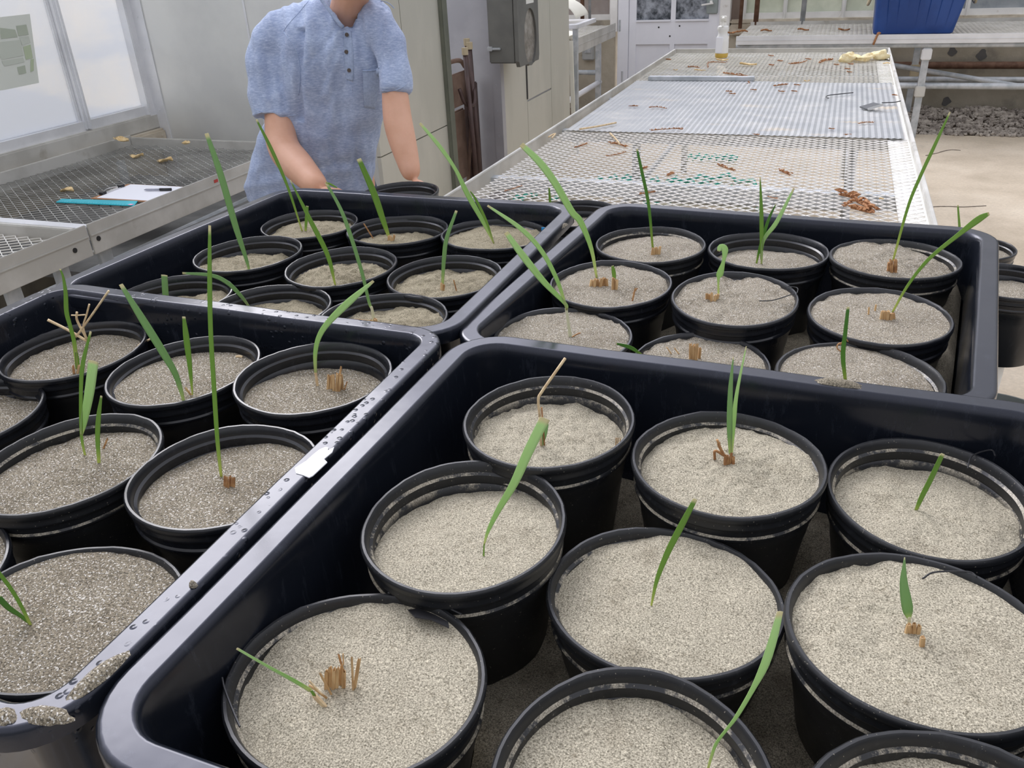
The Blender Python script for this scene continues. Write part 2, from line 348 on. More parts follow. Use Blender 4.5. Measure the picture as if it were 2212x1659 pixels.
# floor: concrete slab up to the gravel strip, with two cracks as thin grooves
fl = MB(); fl.box((-3.3, -1.6, -.1), (4.5, 7.52, 0)); floor = struct('floor', fl, M['conc_floor'], 'pale beige concrete floor beside and under the benches')
ck = MB()
for a in ([(2000,336),(2022,331),(2052,324),(2075,325)], [(1990,448),(2040,446),(2086,447),(2130,444)]):
    p = [at(x, y, .0015) for x, y in a]; p = [q + Vector((0, .012*N3(q, 9), 0)) for q in cr(p, 24)]
    for i in range(23): ck.bar(p[i], p[i+1], .006 + .01*abs(N3(p[i], 30)), .003)
ck.build('crack', mat('floor_crack', (.16,.13,.10), .9), floor)
gb = MB(); gb.box((-3.3, 7.52, -.1), (4.5, 8.75, -.03)); gbed = struct('floor_soil', gb, M['soil'], 'rusty soil strip along the back wall')
# gravel: every stone a small faceted lump, nobody could count them
gr = MB(); ico = [(0,0,1),(.89,0,.45),(.28,.85,.45),(-.72,.53,.45),(-.72,-.53,.45),(.28,-.85,.45),(.72,.53,-.45),(-.28,.85,-.45),(-.89,0,-.45),(-.28,-.85,-.45),(.72,-.53,-.45),(0,0,-1)]
icf = [(0,1,2),(0,2,3),(0,3,4),(0,4,5),(0,5,1),(1,6,2),(2,7,3),(3,8,4),(4,9,5),(5,10,1),(6,7,2),(7,8,3),(8,9,4),(9,10,5),(10,6,1),(11,7,6),(11,8,7),(11,9,8),(11,10,9),(11,6,10)]
rg = random.Random(3)
for i in range(4200):
    x = rg.uniform(.2, 2.4) if i < 3600 else rg.uniform(-1, 4.4); t = rg.random(); y = 7.50 + 1.04*t
    s = rg.uniform(.009, .024); z = -.02 + .05*t + rg.uniform(0, .02) + .03*N3((x, y, 0), 3)
    rot = Matrix.Rotation(rg.random()*6, 3, 'Z') @ Matrix.Rotation(rg.random()*2, 3, 'X'); k = Vector((rg.uniform(.8,1.7), rg.uniform(.7,1.2), rg.uniform(.5,.8)))
    gr.add([Vector((x, y, z)) + rot @ Vector((p[0]*k.x, p[1]*k.y, p[2]*k.z))*s for p in ico], icf)
tag(gr.build('gravel', M['gravel']), 'grey gravel stones heaped at the foot of the back wall', 'gravel', kind='stuff')

# back wall: low concrete wall, sill, glazing above (z 0.86 and up)
YW = 8.58
wb_ = MB(); wb_.box((-1.0, YW, -.1), (4.5, YW+.16, .74)); wback = struct('wall_back', wb_, M['conc_wall'], 'low stained concrete wall behind the far bench')
wl_ = MB(); wl_.box((-3.3, YW, -.1), (-2.10, YW+.16, .80)); struct('wall_back_left', wl_, M['conc_wall'], 'low stained concrete wall left of the white door')
sl = MB(); sl.box((-1.0, YW-.06, .66), (4.5, YW+.12, .745)); sl.box((-1.0, YW-.02, .745), (4.5, YW+.16, .785)); bevel(struct('trim_1', sl, M['conc_pale'], 'rough pale sill under the back windows'), .012)
pt = MB()
for z, r in ((aty(2100, 141, YW-.09).z, .030), (aty(2100, 186, YW-.09).z, .02)): pt.tube([(-1.0, YW-.09, z), (4.5, YW-.09, z)], r, 10)
tag(pt.build('heating_pipe', M['rust'], smooth=True), 'dark rusty heating pipe running along the back wall', 'pipe')
# stains on the concrete (their own shape, slightly proud flakes)
fk = MB()
for px, py, r in ((2057,111,.035),(2121,118,.04),(2044,219,.035)):
    c = aty(px, py, YW-.001)
    n = 14; fk.add([c + Vector((math.cos(a)*r*(1+.25*math.sin(3*a+px)), -.003, math.sin(a)*r*(1+.2*math.sin(2*a+py)))) for a in [2*PI*i/n for i in range(n)]], [tuple(range(n))])
fk.build('damp_spot', mat('damp_spot', (.13,.125,.12), .9), wback)

def window(n, x0, x1, y, z0, z1, pane, label, frame=M['alu'], mull=(), w=.035, sillw=.05):
    o = MB(); o.box((x0, y-.03, z0), (x1, y+.03, z0+sillw)); o.box((x0, y-.03, z1-.05), (x1, y+.03, z1))
    w0 = struct('window_%d' % n, o, frame, label)
    xs = [x0] + list(mull) + [x1]
    for x in xs:
        b = MB(); b.box((x-w/2, y-.045, z0-.02), (x+w/2, y+.03, z1)); b.box((x-w*.2, y-.065, z0-.01), (x+w*.2, y-.045, z1)); bevel(b.build('mullion', frame, w0), .004)
    for a, b_ in zip(xs[:-1], xs[1:]):
        b = MB(); b.box((a+w/2, y-.006, z0+sillw), (b_-w/2, y+.002, z1-.05)); b.build('pane', pane, w0)
    return w0
X = lambda px, py: aty(px, py, YW).x
window(1, X(1606,25)+.0, X(1893,15), YW+.08, .785, 2.6, M['poly'], 'back window of milky greenish panes behind the pale sill', M['white_paint'], [X(1695,20), X(1822,20)])
window(2, X(1893,15)+.02, X(2212,5)+.5, YW+.08, .785, 2.6, M['grey_pane'], 'back window of grey panes right of the blue bin', M['white_paint'], [X(2092,15)])
window(3, X(2212,5)+.52, 4.5, YW+.08, .785, 2.6, M['grey_pane'], 'back window beyond the right edge of the view', M['white_paint'], [3.2])
# dark brown boarded pane between the door and the milky windows
bp = MB(); bp.box((X(1578,20), YW+.05, .74), (X(1601,20), YW+.09, 2.6)); struct('wall_panel', bp, M['brown_board'], 'narrow brown weathered board beside the milky window')
fr = MB(); fr.box((X(1556,30), YW-.05, .70), (X(1579,20), YW+.10, 2.6)); bevel(struct('trim_2', fr, M['white_paint'], 'white painted post right of the door'), .005)
# vertical pipes standing before the windows
for px, m, lab in ((1598, 'rust', 'thin rusty rod before the brown board'), (1631, 'rust', 'thicker rusty pipe rising before the milky window'), (1731, 'galv', 'grey galvanised pipe rising before the milky window')):
    c = aty(px, 66, YW-.12); p = MB(); p.tube([(c.x, c.y, .72), (c.x, c.y, 2.5)], .022 if px != 1598 else .017, 10)
    tag(p.build('standpipe', M[m], smooth=True, origin=(c.x, c.y, .74)), lab, 'pipe')

# door (white, two glass lights, two recessed panels)
DY = YW; dx0, dx1 = aty(1358, 150, DY).x, aty(1556, 30, DY).x
def dX(px, py=60): return aty(px, py, DY-.02).x
d0 = MB(); stile = [(dx0, dX(1374)), (dX(1448), dX(1458)), (dX(1530), dx1)]
for a, b in stile: d0.box((a, DY-.02, .02), (b, DY+.03, 2.1))
zA, zB, zC, zD = aty(1450, 45, DY).z, aty(1450, 95, DY).z, .12, 1.95
d0.box((dx0, DY-.019, zB), (dx1, DY+.029, zA)); d0.box((dx0, DY-.019, .02), (dx1, DY+.029, zC)); d0.box((dx0, DY-.019, zD), (dx1, DY+.029, 2.1))
door = struct('door_1', d0, M['door'], 'white painted door with two frosted lights at the back of the greenhouse')
for (a, b) in ((dX(1374), dX(1448)), (dX(1458), dX(1530))):
    q = MB(); q.box((a, DY+.0, zC), (b, DY+.014, zB)); q.build('lower_panel', M['door'], door)
    q = MB(); q.box((a, DY+.004, zA), (b, DY+.012, zD)); q.build('door_light', M['door_glass'], door)
    q = MB(); q.bar((a, DY-.022, zA+.005), (b, DY-.022, zA+.005), .02, .016); q.build('glazing_bead', M['door'], door)
q = MB(); c = aty(1537, 12, DY-.03); q.box((c.x-.045, DY-.04, c.z-.07), (c.x+.06, DY-.02, c.z+.2)); bevel(q.build('latch_case', mat('latch_green_grey', (.30,.34,.33), .5), door), .006)
q = MB(); q.bar(aty(1515, 11, DY-.075), aty(1541, 7, DY-.075), .018, .014); q.bar((c.x, DY-.075, c.z+.035), (c.x, DY-.03, c.z+.035), .025, .02); bevel(q.build('door_handle', M['white_paint'], door), .003)
for px, py in ((1423,59),(1468,56),(1447,78)):
    c = aty(px, py, DY-.019); q = MB(); q.tube([c+Vector((0,-.003,0)), c], .008, 10); q.build('bolt_hole', M['black_plastic'], door)
for px, py in ((1339,55),(1344,165)):
    c = aty(px, py, DY-.03); q = MB(); q.tube([c-Vector((0,0,.05)), c+Vector((0,0,.05))], .012, 8); q.build('hinge', M['galv'], door)
q = MB(); q.box((aty(1336,60,DY).x, DY-.035, 0), (dx0-.003, DY+.05, 2.2)); q.box((aty(1336,60,DY).x, DY-.035, 2.11), (dx1+.05, DY+.05, 2.2))
bevel(struct('trim_3', q, M['door'], 'white jamb and head of the back door'), .004)
q = MB(); q.box((aty(1325,20,DY).x-.02, DY-.05, .70), (aty(1336,60,DY).x-.003, DY+.06, 2.4)); bevel(struct('trim_4', q, M['white_paint'], 'pale post left of the back door'), .004)
window(4, -3.28, aty(1325,20,DY).x-.03, DY+.08, .80, 2.6, M['tan_pane'], 'tan dusty back window left of the door', M['white_paint'], [-2.75])
for px, m, lab in ((1258, 'rust', 'rusty pipe rising before the tan window'), (1274, 'galv', 'thin grey pipe rising before the tan window')):
    c = aty(px, 20, YW-.10); p = MB(); p.tube([(c.x, c.y, .785), (c.x, c.y, 2.4)], .02 if m == 'rust' else .014, 10)
    tag(p.build('standpipe', M[m], smooth=True, origin=(c.x, c.y, .785)), lab, 'pipe')
# socket box on the low wall
c = aty(1273, 108, YW); q = MB(); q.box((c.x-.06, YW-.06, c.z-.09), (c.x+.06, YW-.001, c.z+.09)); so = bevel(q.build('socket_box', mat('grey_box', (.42,.43,.42), .5), origin=(c.x, YW, c.z)), .01)
tag(so, 'grey electrical socket box on the low wall under the small bench', 'socket')
q = MB(); q.box((c.x-.03, YW-.066, c.z-.02), (c.x+.03, YW-.0605, c.z+.06)); q.build('socket_cover', M['galv'], so)
q = MB(); q.tube([(c.x-.04, YW-.03, c.z+.092), (c.x-.04, YW-.03, .74)], .012, 8); q.build('conduit', M['galv'], so)

# left window wall
XL = -3.16; zs = .84
q = MB(); q.box((XL-.14, -1.6, -.1), (XL+.02, 8.58, .70)); struct('wall_left', q, M['conc_wall'], 'low concrete wall under the left windows')
q = MB(); q.box((XL-.14, -1.6, .70), (XL+.075, 3.36, .775)); bevel(struct('trim_5', q, M['conc_pale'], 'dirty concrete ledge beside the left bench'), .01)
q = MB(); q.box((XL-.03, -1.6, .775), (XL+.045, 3.36, .845)); bevel(struct('trim_6', q, M['alu_dull'], 'weathered aluminium sill under the left windows'), .006)
q = MB(); q.box((XL-.02, -1.6, .845), (XL+.02, 3.36, .885)); q.box((XL-.02, -1.6, 2.5), (XL+.02, 3.36, 2.56))
w5 = struct('window_5', q, M['alu'], 'left greenhouse window of bright frosted panes')
for y in (-.3, .78, 1.86, 2.94, 3.34):
    q = MB()
    if y < 3.3:
        for k, (dx, w) in enumerate(((.0, .055), (.02, .03), (.035, .012))): q.box((XL+dx-.01, y-w/2, .85), (XL+dx+.012, y+w/2, 2.52))
    else: q.box((XL-.01, y-.025, .80), (XL+.04, y+.02, 2.52))
    bevel(q.build('mullion', M['alu'], w5), .003)
ys = (-1.6, -.3, .78, 1.86, 2.94, 3.34)
for a, b in zip(ys[:-1], ys[1:]):
    q = MB(); q.box((XL-.008, a+.02, .885), (XL-.002, b-.02, 2.5)); q.build('pane', M['frosted'], w5)
# poster taped outside the left pane, seen through the glass, with its printed blocks
post = [atx(x, y, XL-.0012) for x, y in ((-70,45),(64,30),(84,179),(11,194),(-60,204))]
q = MB(); cc = sum(post, Vector())/5
q.add([p+Vector((.001,0,0)) for p in post] + [p-Vector((.0005,0,0)) for p in post], [(0,1,2,3,4),(9,8,7,6,5)] + [(i, (i+1) % 5, (i+1) % 5+5, i+5) for i in range(5)])
po = tag(fix_normals(q.build('poster', mat('faded_poster_paper', (.74,.77,.70), .7), origin=tuple(cc))), 'faded paper poster on the left frosted window', 'poster')
for m_, quads in ((mat('faded_olive_print', (.47,.52,.42), .7), [((35,56),(57,53),(62,75),(40,78)), ((0,60),(33,64),(38,80),(2,84)), ((37,145),(54,141),(57,158),(41,161))]),
                 (mat('faded_green_print', (.50,.58,.40), .7), [((50,101),(66,96),(71,125),(56,129)), ((66,128),(73,127),(73,152),(66,156))]),
                 (mat('faded_grey_print', (.60,.64,.56), .7), [((-10,92),(44,86),(51,120),(3,129)), ((3,132),(50,124),(53,134),(10,143)), ((42,80),(62,78),(66,92),(48,98))])):
    for qd in quads: q = MB(); q.add([atx(x, y, XL+.0011) for x, y in qd], [(0,1,2,3)]); q.build('printed_block', m_, po)
# neighbouring pale buildings dimly seen through the glass
for i, (y0, y1, z1) in enumerate(((-1.5, 2.35, 3.4), (2.6, 5.2, 3.2))):
    q = MB(); q.box((XL-3.2, y0, -.1), (XL-1.6, y1, z1)); tag(q.build('outbuilding', M['white_plastic'], origin=(XL-2.4, y0, -.1)), ['pale outbuilding outside the nearer left pane', 'pale outbuilding outside the farther left pane'][i], 'building')
q = MB(); q.box((XL-12, -8, -.12), (XL-.15, 14, -.1)); q.box((-3.3, YW+.2, -.12), (10, 16, -.1)); struct('floor_outside', q, M['conc_floor'], 'pale ground outside the greenhouse')

# ================================================================== metal cabinets
def rivets(mb, pts, d, r=.006):
    for p in pts: mb.tube([Vector(p), Vector(p)+Vector(d)*.003], r, 8)
YF, XS, YE = 3.36, -1.90, 4.16
cb = thing('metal_cabinet', (-2.5, 3.75, 0), 'tall galvanised cabinet behind the person, nearest the left window', 'cabinet')
q = MB(); q.box((-3.12, YF, 0), (XS-.02, YE, 2.08)); q.build('cabinet_body', M['panel'], cb)
q = MB(); q.box((-3.13, YF-.006, 0), (-3.06, YF-.0005, 2.3)); rivets(q, [(-3.095, YF-.006, z) for z in (.72,.86,1.0,1.14,1.28,1.42,1.6)], (0,-1,0)); q.build('edge_strip', M['alu'], cb, label=None) if False else q.build('edge_strip', M['alu'], cb)
q = MB(); q.box((-2.5, YF-.004, 0), (-2.49, YF-.0005, 2.3)); q.build('seam_strip', M['alu'], cb)
ym = atx(867, 60, XS).y
for a, b in ((YF, ym-.003), (ym+.003, YE-.06)):
    q = MB(); q.box((XS-.0195, a, .0), (XS, b, .668)); q.box((XS-.0195, a, .674), (XS, b, 2.3)); q.build('side_panel', M['panel_beige'], cb)
q = MB(); q.box((XS-.0195, YE-.06, 0), (XS+.022, YE+.004, 2.3)); bevel(q.build('corner_post', M['panel_edge'], cb), .004)
y2a, y2b = 4.91, 6.36
cb2 = thing('metal_cabinet', (-2.5, 5.6, 0), 'tall lilac-grey metal cabinet carrying the meter box', 'cabinet')
q = MB(); q.box((-3.12, y2a, 0), (XS-.01, y2b, 2.08)); q.build('cabinet_body', M['panel_lilac'], cb2)
q = MB(); q.box((XS-.05, y2a-.005, 0), (XS+.004, y2a+.05, 2.3)); rivets(q, [(XS-.03, y2a-.005, z) for z in (.3,.45,.6,.75,.9,1.05,1.2,1.35)], (0,-1,0)); q.build('edge_strip', M['panel_lilac'], cb2)
p1, p2, p3 = atx(1138, 180, XS).y, atx(1190, 140, XS).y, y2b
zc = atx(1165, 205, XS).z
for a, b, z0, z1 in ((y2a+.052, p1-.004, 0, 2.3), (p1+.004, p2-.003, zc+.006, 2.3), (p1+.004, p2-.003, 0, zc-.006), (p2+.003, p3, 0, 2.3)):
    q = MB(); q.box((XS-.0095, a, z0), (XS, b, z1)); q.build('side_panel', M['panel_beige'], cb2)
q = MB(); q.box((XS+.0005, p1-.012, atx(1137,215,XS).z), (XS+.004, p1+.008, 1.2)); q.build('rubber_strip', M['black_plastic'], cb2)
# meter box with oval window
ba, bb_ = atx(1090, 60, XS).y, atx(1137, 60, XS+.0).y
x1 = XS+.19
yA = atx(1122, 150, x1).y; yB = atx(1165, 120, x1).y; zb = atx(1122, 146, x1).z
mb_ = thing('meter_box', (XS, (yA+yB)/2, zb), 'grey metal meter box with an oval window on the cabinet side', 'meter box')
q = MB(); q.box((XS+.005, yA+.01, zb+.02), (x1-.025, yB-.01, 1.75)); bevel(q.build('box_body', M['box_grey'], mb_), .006)
q = MB(); yc, zc2 = atx(1146, 80, x1).y, atx(1146, 80, x1).z; rz_, ry_ = .155, (yB-yA)*.30
n = 40; outer = []
Y0, Y1, Z0, Z1 = yA, yB, zb, 1.75
for i in range(n):      # plate with an oval hole
    a = 2*PI*i/n; ca, sa = math.cos(a), math.sin(a)
    t = min((Y1-yc)/ca if ca > 1e-6 else 1e9, (Y0-yc)/ca if ca < -1e-6 else 1e9, (Z1-zc2)/sa if sa > 1e-6 else 1e9, (Z0-zc2)/sa if sa < -1e-6 else 1e9)
    outer.append((yc+ca*t, zc2+sa*t))
inner = [(yc+math.cos(2*PI*i/n)*ry_, zc2+math.sin(2*PI*i/n)*rz_) for i in range(n)]
v = []
for xx in (x1, x1-.022):
    v += [(xx, a, b) for a, b in outer] + [(xx, a, b) for a, b in inner]
f = []
for i in range(n):
    j = (i+1) % n; f += [(i, j, n+j, n+i), (2*n+i, 3*n+i, 3*n+j, 2*n+j), (n+i, n+j, 3*n+j, 3*n+i), (i, 2*n+i, 2*n+j, j)]
q.add(v, f); fix_normals(q.build('box_lid', M['box_grey'], mb_))
q = MB(); q.add([(x1-.012, a, b) for a, b in inner], [tuple(range(n))]); q.build('oval_window', glass_dirty('dusty_meter_glass', (.22,.20,.17), (.42,.40,.36), 14, .1), mb_)
q = MB(); q.tube([(x1-.02, a, b) for a, b in inner+inner[:1]], .004, 6); q.build('window_gasket', M['black_plastic'], mb_)
q = MB(); q.box((x1+.0005, atx(1136,8,x1).y, atx(1136,9,x1).z), (x1+.002, atx(1152,4,x1).y, atx(1136,-4,x1).z)); q.build('rating_plate', M['white_plastic'], mb_)
q = MB(); zz = zb+.10; q.box((XS+.03, yA-.006, zz-.006), (XS+.08, yA+.0099, zz+.006)); q.box((XS+.0, yA-.008, zz-.012), (XS+.03, yA+.0099, zz+.012)); bevel(q.build('latch', M['galv'], mb_), .003)

# folding chairs standing folded between the cabinets
def fchair(name, x, y, lean, m1, label, h=.98, w=.40):
    t = thing(name, (x, y, 0), label, 'chair', 'folded chairs between the cabinets'); g = w/2; o = Vector((x, y, 0))
    def P(a, b, z): return o + Vector((b, a, z))      # a along y (width), b along x
    q = MB(); arch = [P(-g, .05, .02), P(-g, .0, h-.12), P(-g+.03, -.005, h-.04), P(-g+.1, -.01, h), P(g-.1, -.01, h), P(g-.03, -.005, h-.04), P(g, .0, h-.12), P(g, .05, .02)]
    q.tube(cr(arch, 50), .013, 8); fix_normals(q.build('frame', M[m1], t, smooth=True))
    q = MB(); q.tube([P(-g+.03, -.06, .02), P(-g+.03, .035, .72)], .012, 8); q.tube([P(g-.03, -.06, .02), P(g-.03, .035, .72)], .012, 8); q.tube([P(-g+.03, -.05, .12), P(g-.03, -.05, .12)], .009, 8); fix_normals(q.build('rear_legs', M[m1], t, smooth=True))
    q = MB(); q.box((x-.012, y-g+.015, h-.24), (x+.006, y+g-.015, h-.06)); bevel(q.build('backrest', M[m1], t), .004)
    q = MB(); q.box((x-.045, y-g+.03, .26), (x-.02, y+g-.03, .66)); bevel(q.build('seat', M[m1], t), .008)
    for s in (-1, 1):
        q = MB(); q.tube([P(s*g, .05, .0), P(s*g, .049, .045)], .018, 8); q.build('rubber_foot', M['rubber_beige'], t)
fchair('folding_chair', -2.02, 4.50, 0, 'chair_tan', 'tan folded metal chair nearest the beige cabinet corner', .93)
# dark chair, folded, standing end-on with capped tubes up
t = thing('folding_chair', (-1.98, 4.72, 0), 'dark brown folded metal chair standing upside down with beige caps', 'chair', 'folded chairs between the cabinets')
pA = [(1008, 88, 'rust'), (1014, 96, 'chair_dark'), (1004, 108, 'chair_dark')]
for k, (px, py, m_) in enumerate(pA):
    c = atx(px, py, -1.99 + .03*k); b = Vector((c.x + .01*k, c.y+.02, 0)); q = MB(); q.tube([b, Vector((c.x, c.y, c.z-.02))], .014, 8); q.build('tube_leg', M[m_ if m_ != 'rust' else 'chair_tan'], t, smooth=True)
    q = MB(); q.tube([Vector((c.x, c.y, c.z-.025)), Vector((c.x, c.y, c.z+.012))], .018, 10); q.build('rubber_cap', M['rubber_beige'], t)
q = MB(); q.box((-2.06, 4.70, .14), (-2.03, 4.86, .78)); bevel(q.build('seat', M['chair_dark'], t), .006)
q = MB(); q.box((-2.00, 4.63, .10), (-1.965, 4.668, .80)); bevel(q.build('side_rail', M['chair_dark'], t), .004)
q = MB(); q.tube(cr([(-1.95, 4.62, .78), (-1.93, 4.55, .70), (-1.95, 4.47, .72), (-1.97, 4.45, .80)], 14), .011, 8); q.build('cross_bar', M['chair_dark'], t, smooth=True)

# ================================================================== benches
def xmesh(x0, x1, y0, y1, z, px=.024, py=.040, w=.003, h=.0015, sag=0, sd=0):
    q = MB(); nx = int((x1-x0)/px); ny = int((y1-y0)/(py/2)); V = q.v; Fc = q.f
    px = (x1-x0)/nx; hy = (y1-y0)/ny
    for i in range(nx):
        base = len(V)
        for j in range(ny+1):
            s = 1 if j % 2 == 0 else -1
            s2 = s if i % 2 == 0 else -s
            xc = x0 + px*(i+.5) + s2*(px/2-w*.35); y = y0 + hy*j
            zz = z + (N3((xc*1.3, y*1.3, sd))*sag if sag else 0)
            V += [Vector((xc-w/2, y, zz-h)), Vector((xc+w/2, y, zz-h)), Vector((xc+w/2, y, zz+h)), Vector((xc-w/2, y, zz+h))]
        for j in range(ny):
            a = base+4*j; b = a+4; Fc += [(a, b, b+1, a+1), (a+1, b+1, b+2, a+2), (a+2, b+2, b+3, a+3), (a+3, b+3, b, a)]
    return q
bx0a, bx0b = -1.135, -1.078     # left edge near / far
bx1 = .285
YB0, YB1 = -.25, 6.20
bench = thing('greenhouse_bench', (-.42, 3.0, 0), 'long mesh-topped bench in the middle with the four trays on its near end', 'bench')
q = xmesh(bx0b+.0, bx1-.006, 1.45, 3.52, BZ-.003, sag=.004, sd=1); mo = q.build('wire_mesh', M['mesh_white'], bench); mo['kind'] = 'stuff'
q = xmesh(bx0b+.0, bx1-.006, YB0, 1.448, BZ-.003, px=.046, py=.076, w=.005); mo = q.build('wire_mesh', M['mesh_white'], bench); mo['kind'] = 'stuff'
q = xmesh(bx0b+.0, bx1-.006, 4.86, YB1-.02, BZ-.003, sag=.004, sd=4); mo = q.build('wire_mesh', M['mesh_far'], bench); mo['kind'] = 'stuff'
for a, b in (((bx0a-.015, YB0, BZ), (bx0b-.006, YB1, BZ)), ((bx1+.004, YB0, BZ), (bx1+.004, YB1, BZ)), ((bx0b, YB1, BZ), (bx1, YB1, BZ)), ((bx0a, YB0, BZ), (bx1, YB0, BZ))):
    q = MB(); a = Vector(a); b = Vector(b); q.bar(a+Vector((0,0,-.025)), b+Vector((0,0,-.025)), .008, .085); q.bar(a+Vector((0,0,.019)), b+Vector((0,0,.019)), .013, .008)
    bevel(q.build('edge_rail', M['alu_dull'], bench), .002)
q = MB(); q.box((bx1-.075, YB0, BZ-.012), (bx1-.0, YB1, BZ-.007)); q.build('edge_flange', M['mesh_white'], bench)
for y in (.3, 1.1, 1.92, 2.76, 3.6, 4.4, 5.2, 6.0):
    q = MB(); q.box((bx0a, y-.02, BZ-.06), (bx1, y+.02, BZ-.012)); q.build('cross_bearer', M['galv'], bench)
for y in (.4, 2.5, 4.4, 6.0):
    for x in (-.95, .12):
        q = MB(); q.tube([(x, y, 0), (x, y, BZ-.06)], .022, 10); q.build('leg', M['galv'], bench, smooth=True)
    q = MB(); q.tube([(-.95, y, .25), (.12, y, .25)], .016, 8); q.build('stretcher', M['galv'], bench, smooth=True)
for x in (-.95, .12):
    q = MB(); q.tube([(x, .4, .30), (x, 6.0, .30)], .016, 8); q.build('stretcher', M['galv'], bench, smooth=True)
# ribbed galvanised sheet lying on the mesh
ny, nx = 2, 58; q = MB(); v = []; f = []
for i in range(nx*2+1):
    x = bx0b+.012 + (bx1-.018-bx0b-.012)*i/(nx*2); z = BZ + (.0058 if (i//1) % 2 else .003)
    for y in (3.50, 4.2, 4.88+.03*math.sin(i*.05)): v.append((x, y, z + .003*N3((x, y, 0), 2)))
for i in range(nx*2):
    for j in range(2): a = i*3+j; f.append((a, a+3, a+4, a+1))
q.add(v, f); rs = q.build('ribbed_sheet', M['ribbed'], origin=(-.4, 4.2, BZ), smooth=False)
md = rs.modifiers.new('s', 'SOLIDIFY'); md.thickness = .0012; tag(rs, 'ribbed galvanised steel sheet lying across the middle bench', 'metal sheet')
q = MB(); q.box((-1.0, 4.885, BZ+.004), (-.42, 4.93, BZ+.026)); tag(bevel(q.build('metal_strip', M['galv'], origin=(-.7, 4.9, BZ)), .003), 'flat grey metal strip at the far edge of the ribbed sheet', 'metal strip')

# left bench: two framed sections against the windows
LB0, LB1 = -3.06, -2.15
lb = thing('greenhouse_bench', (-2.6, 1.6, 0), 'mesh-topped bench against the left windows carrying the clipboard', 'bench')
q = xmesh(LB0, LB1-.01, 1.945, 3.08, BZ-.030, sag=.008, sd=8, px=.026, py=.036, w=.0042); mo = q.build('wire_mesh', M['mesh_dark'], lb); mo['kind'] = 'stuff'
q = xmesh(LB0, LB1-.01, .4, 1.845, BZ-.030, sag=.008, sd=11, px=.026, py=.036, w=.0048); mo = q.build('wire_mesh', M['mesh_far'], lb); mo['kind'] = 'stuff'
q = MB(); q.box((LB0-.01, 1.925, BZ-.20), (LB1-.01, 3.09, BZ-.17)); q.build('dark_shelf', mat('dark_bench_shelf', (.10,.10,.095), .9, col2=(.19,.19,.18), scale=5), lb)  # mottled dark shelf below the farther mesh section
for y0, y1 in ((.35, 1.900), (1.908, 3.10)):
    q = MB(); q.box((LB1-.006, y0, BZ-.095), (LB1, y1, BZ+.004)); q.box((LB1-.03, y0, BZ-.095), (LB1-.006, y1, BZ-.089)); q.box((LB1-.001, y0, BZ-.036), (LB1+.004, y1, BZ-.030))
    bevel(q.build('front_rail', M['alu_dull'], lb), .0015)
    q = MB(); q.box((LB0-.012, y0, BZ-.06), (LB0, y1, BZ+.012)); bevel(q.build('back_rail', M['alu_dull'], lb), .002)
for y, w in ((3.095, .012), (1.905, .045), (1.86, .02)):
    q = MB(); q.box((LB0, y-w/2, BZ-.05), (LB1-.007, y+w/2, BZ-.002 if w > .03 else BZ+.004)); bevel(q.build('end_rail', M['alu_dull'] if w < .03 else M['alu'], lb), .003)
for px, py in ((213,515),(162,541)):
    c = atx(px, py, LB1+.001); q = MB(); q.tube([c-Vector((.002,0,0)), c+Vector((.0015,0,0))], .008, 12); q.build('bolt_hole', M['dark'], lb)
for y in (1.02, 1.62, 1.80, 1.98, 2.95):
    q = MB(); q.box((LB1-.05, y-.025, 0), (LB1-.035, y+.025, BZ-.096)); q.build('leg', M['galv'], lb)
    q = MB(); q.box((LB0+.04, y-.02, 0), (LB0+.055, y+.02, BZ-.07)); q.build('leg', M['galv'], lb)
q = MB(); q.tube([(LB1-.10, .6, .58), (LB1-.10, 3.0, .60)], .02, 10); q.build('stretcher', M['galv'], lb, smooth=True)
q = MB(); q.tube([(LB1-.08, 2.0, .585), (LB0+.1, 2.0, .585)], .018, 10); q.build('stretcher', M['galv'], lb, smooth=True)
q = MB(); q.box((LB1+.0005, atx(462,392,LB1).y, atx(462,396,LB1).z), (LB1+.0015, atx(470,389,LB1).y, atx(462,389,LB1).z)); q.build('sticker', M['red'], lb)
# brown boards stacked under the left bench
for i, (z, y0) in enumerate(((.02, .7), (.14, .75), (.26, .7))):
    q = MB(); q.box((LB0+.15, y0, z), (LB1-.14+.02*i, 2.9, z+.035)); tag(bevel(q.build('board', M['brown_board'], origin=(-2.6, 1.8, z)), .003), ['lowest', 'middle', 'topmost'][i] + ' brown board of the stack under the left bench', 'board', 'boards under the left bench')
    for yy in (.9, 2.6):
        if i < 2:
            q = MB(); q.box((LB0+.2, yy, z+.036), (LB1-.2, yy+.07, z+.119)); tag(q.build('spacer_block', M['brown_board'], origin=(-2.6, yy, z)), ['lower', 'upper'][i] + (' near' if yy < 1 else ' far') + ' wooden spacer block between the boards under the left bench', 'block', 'spacer blocks under the left bench')

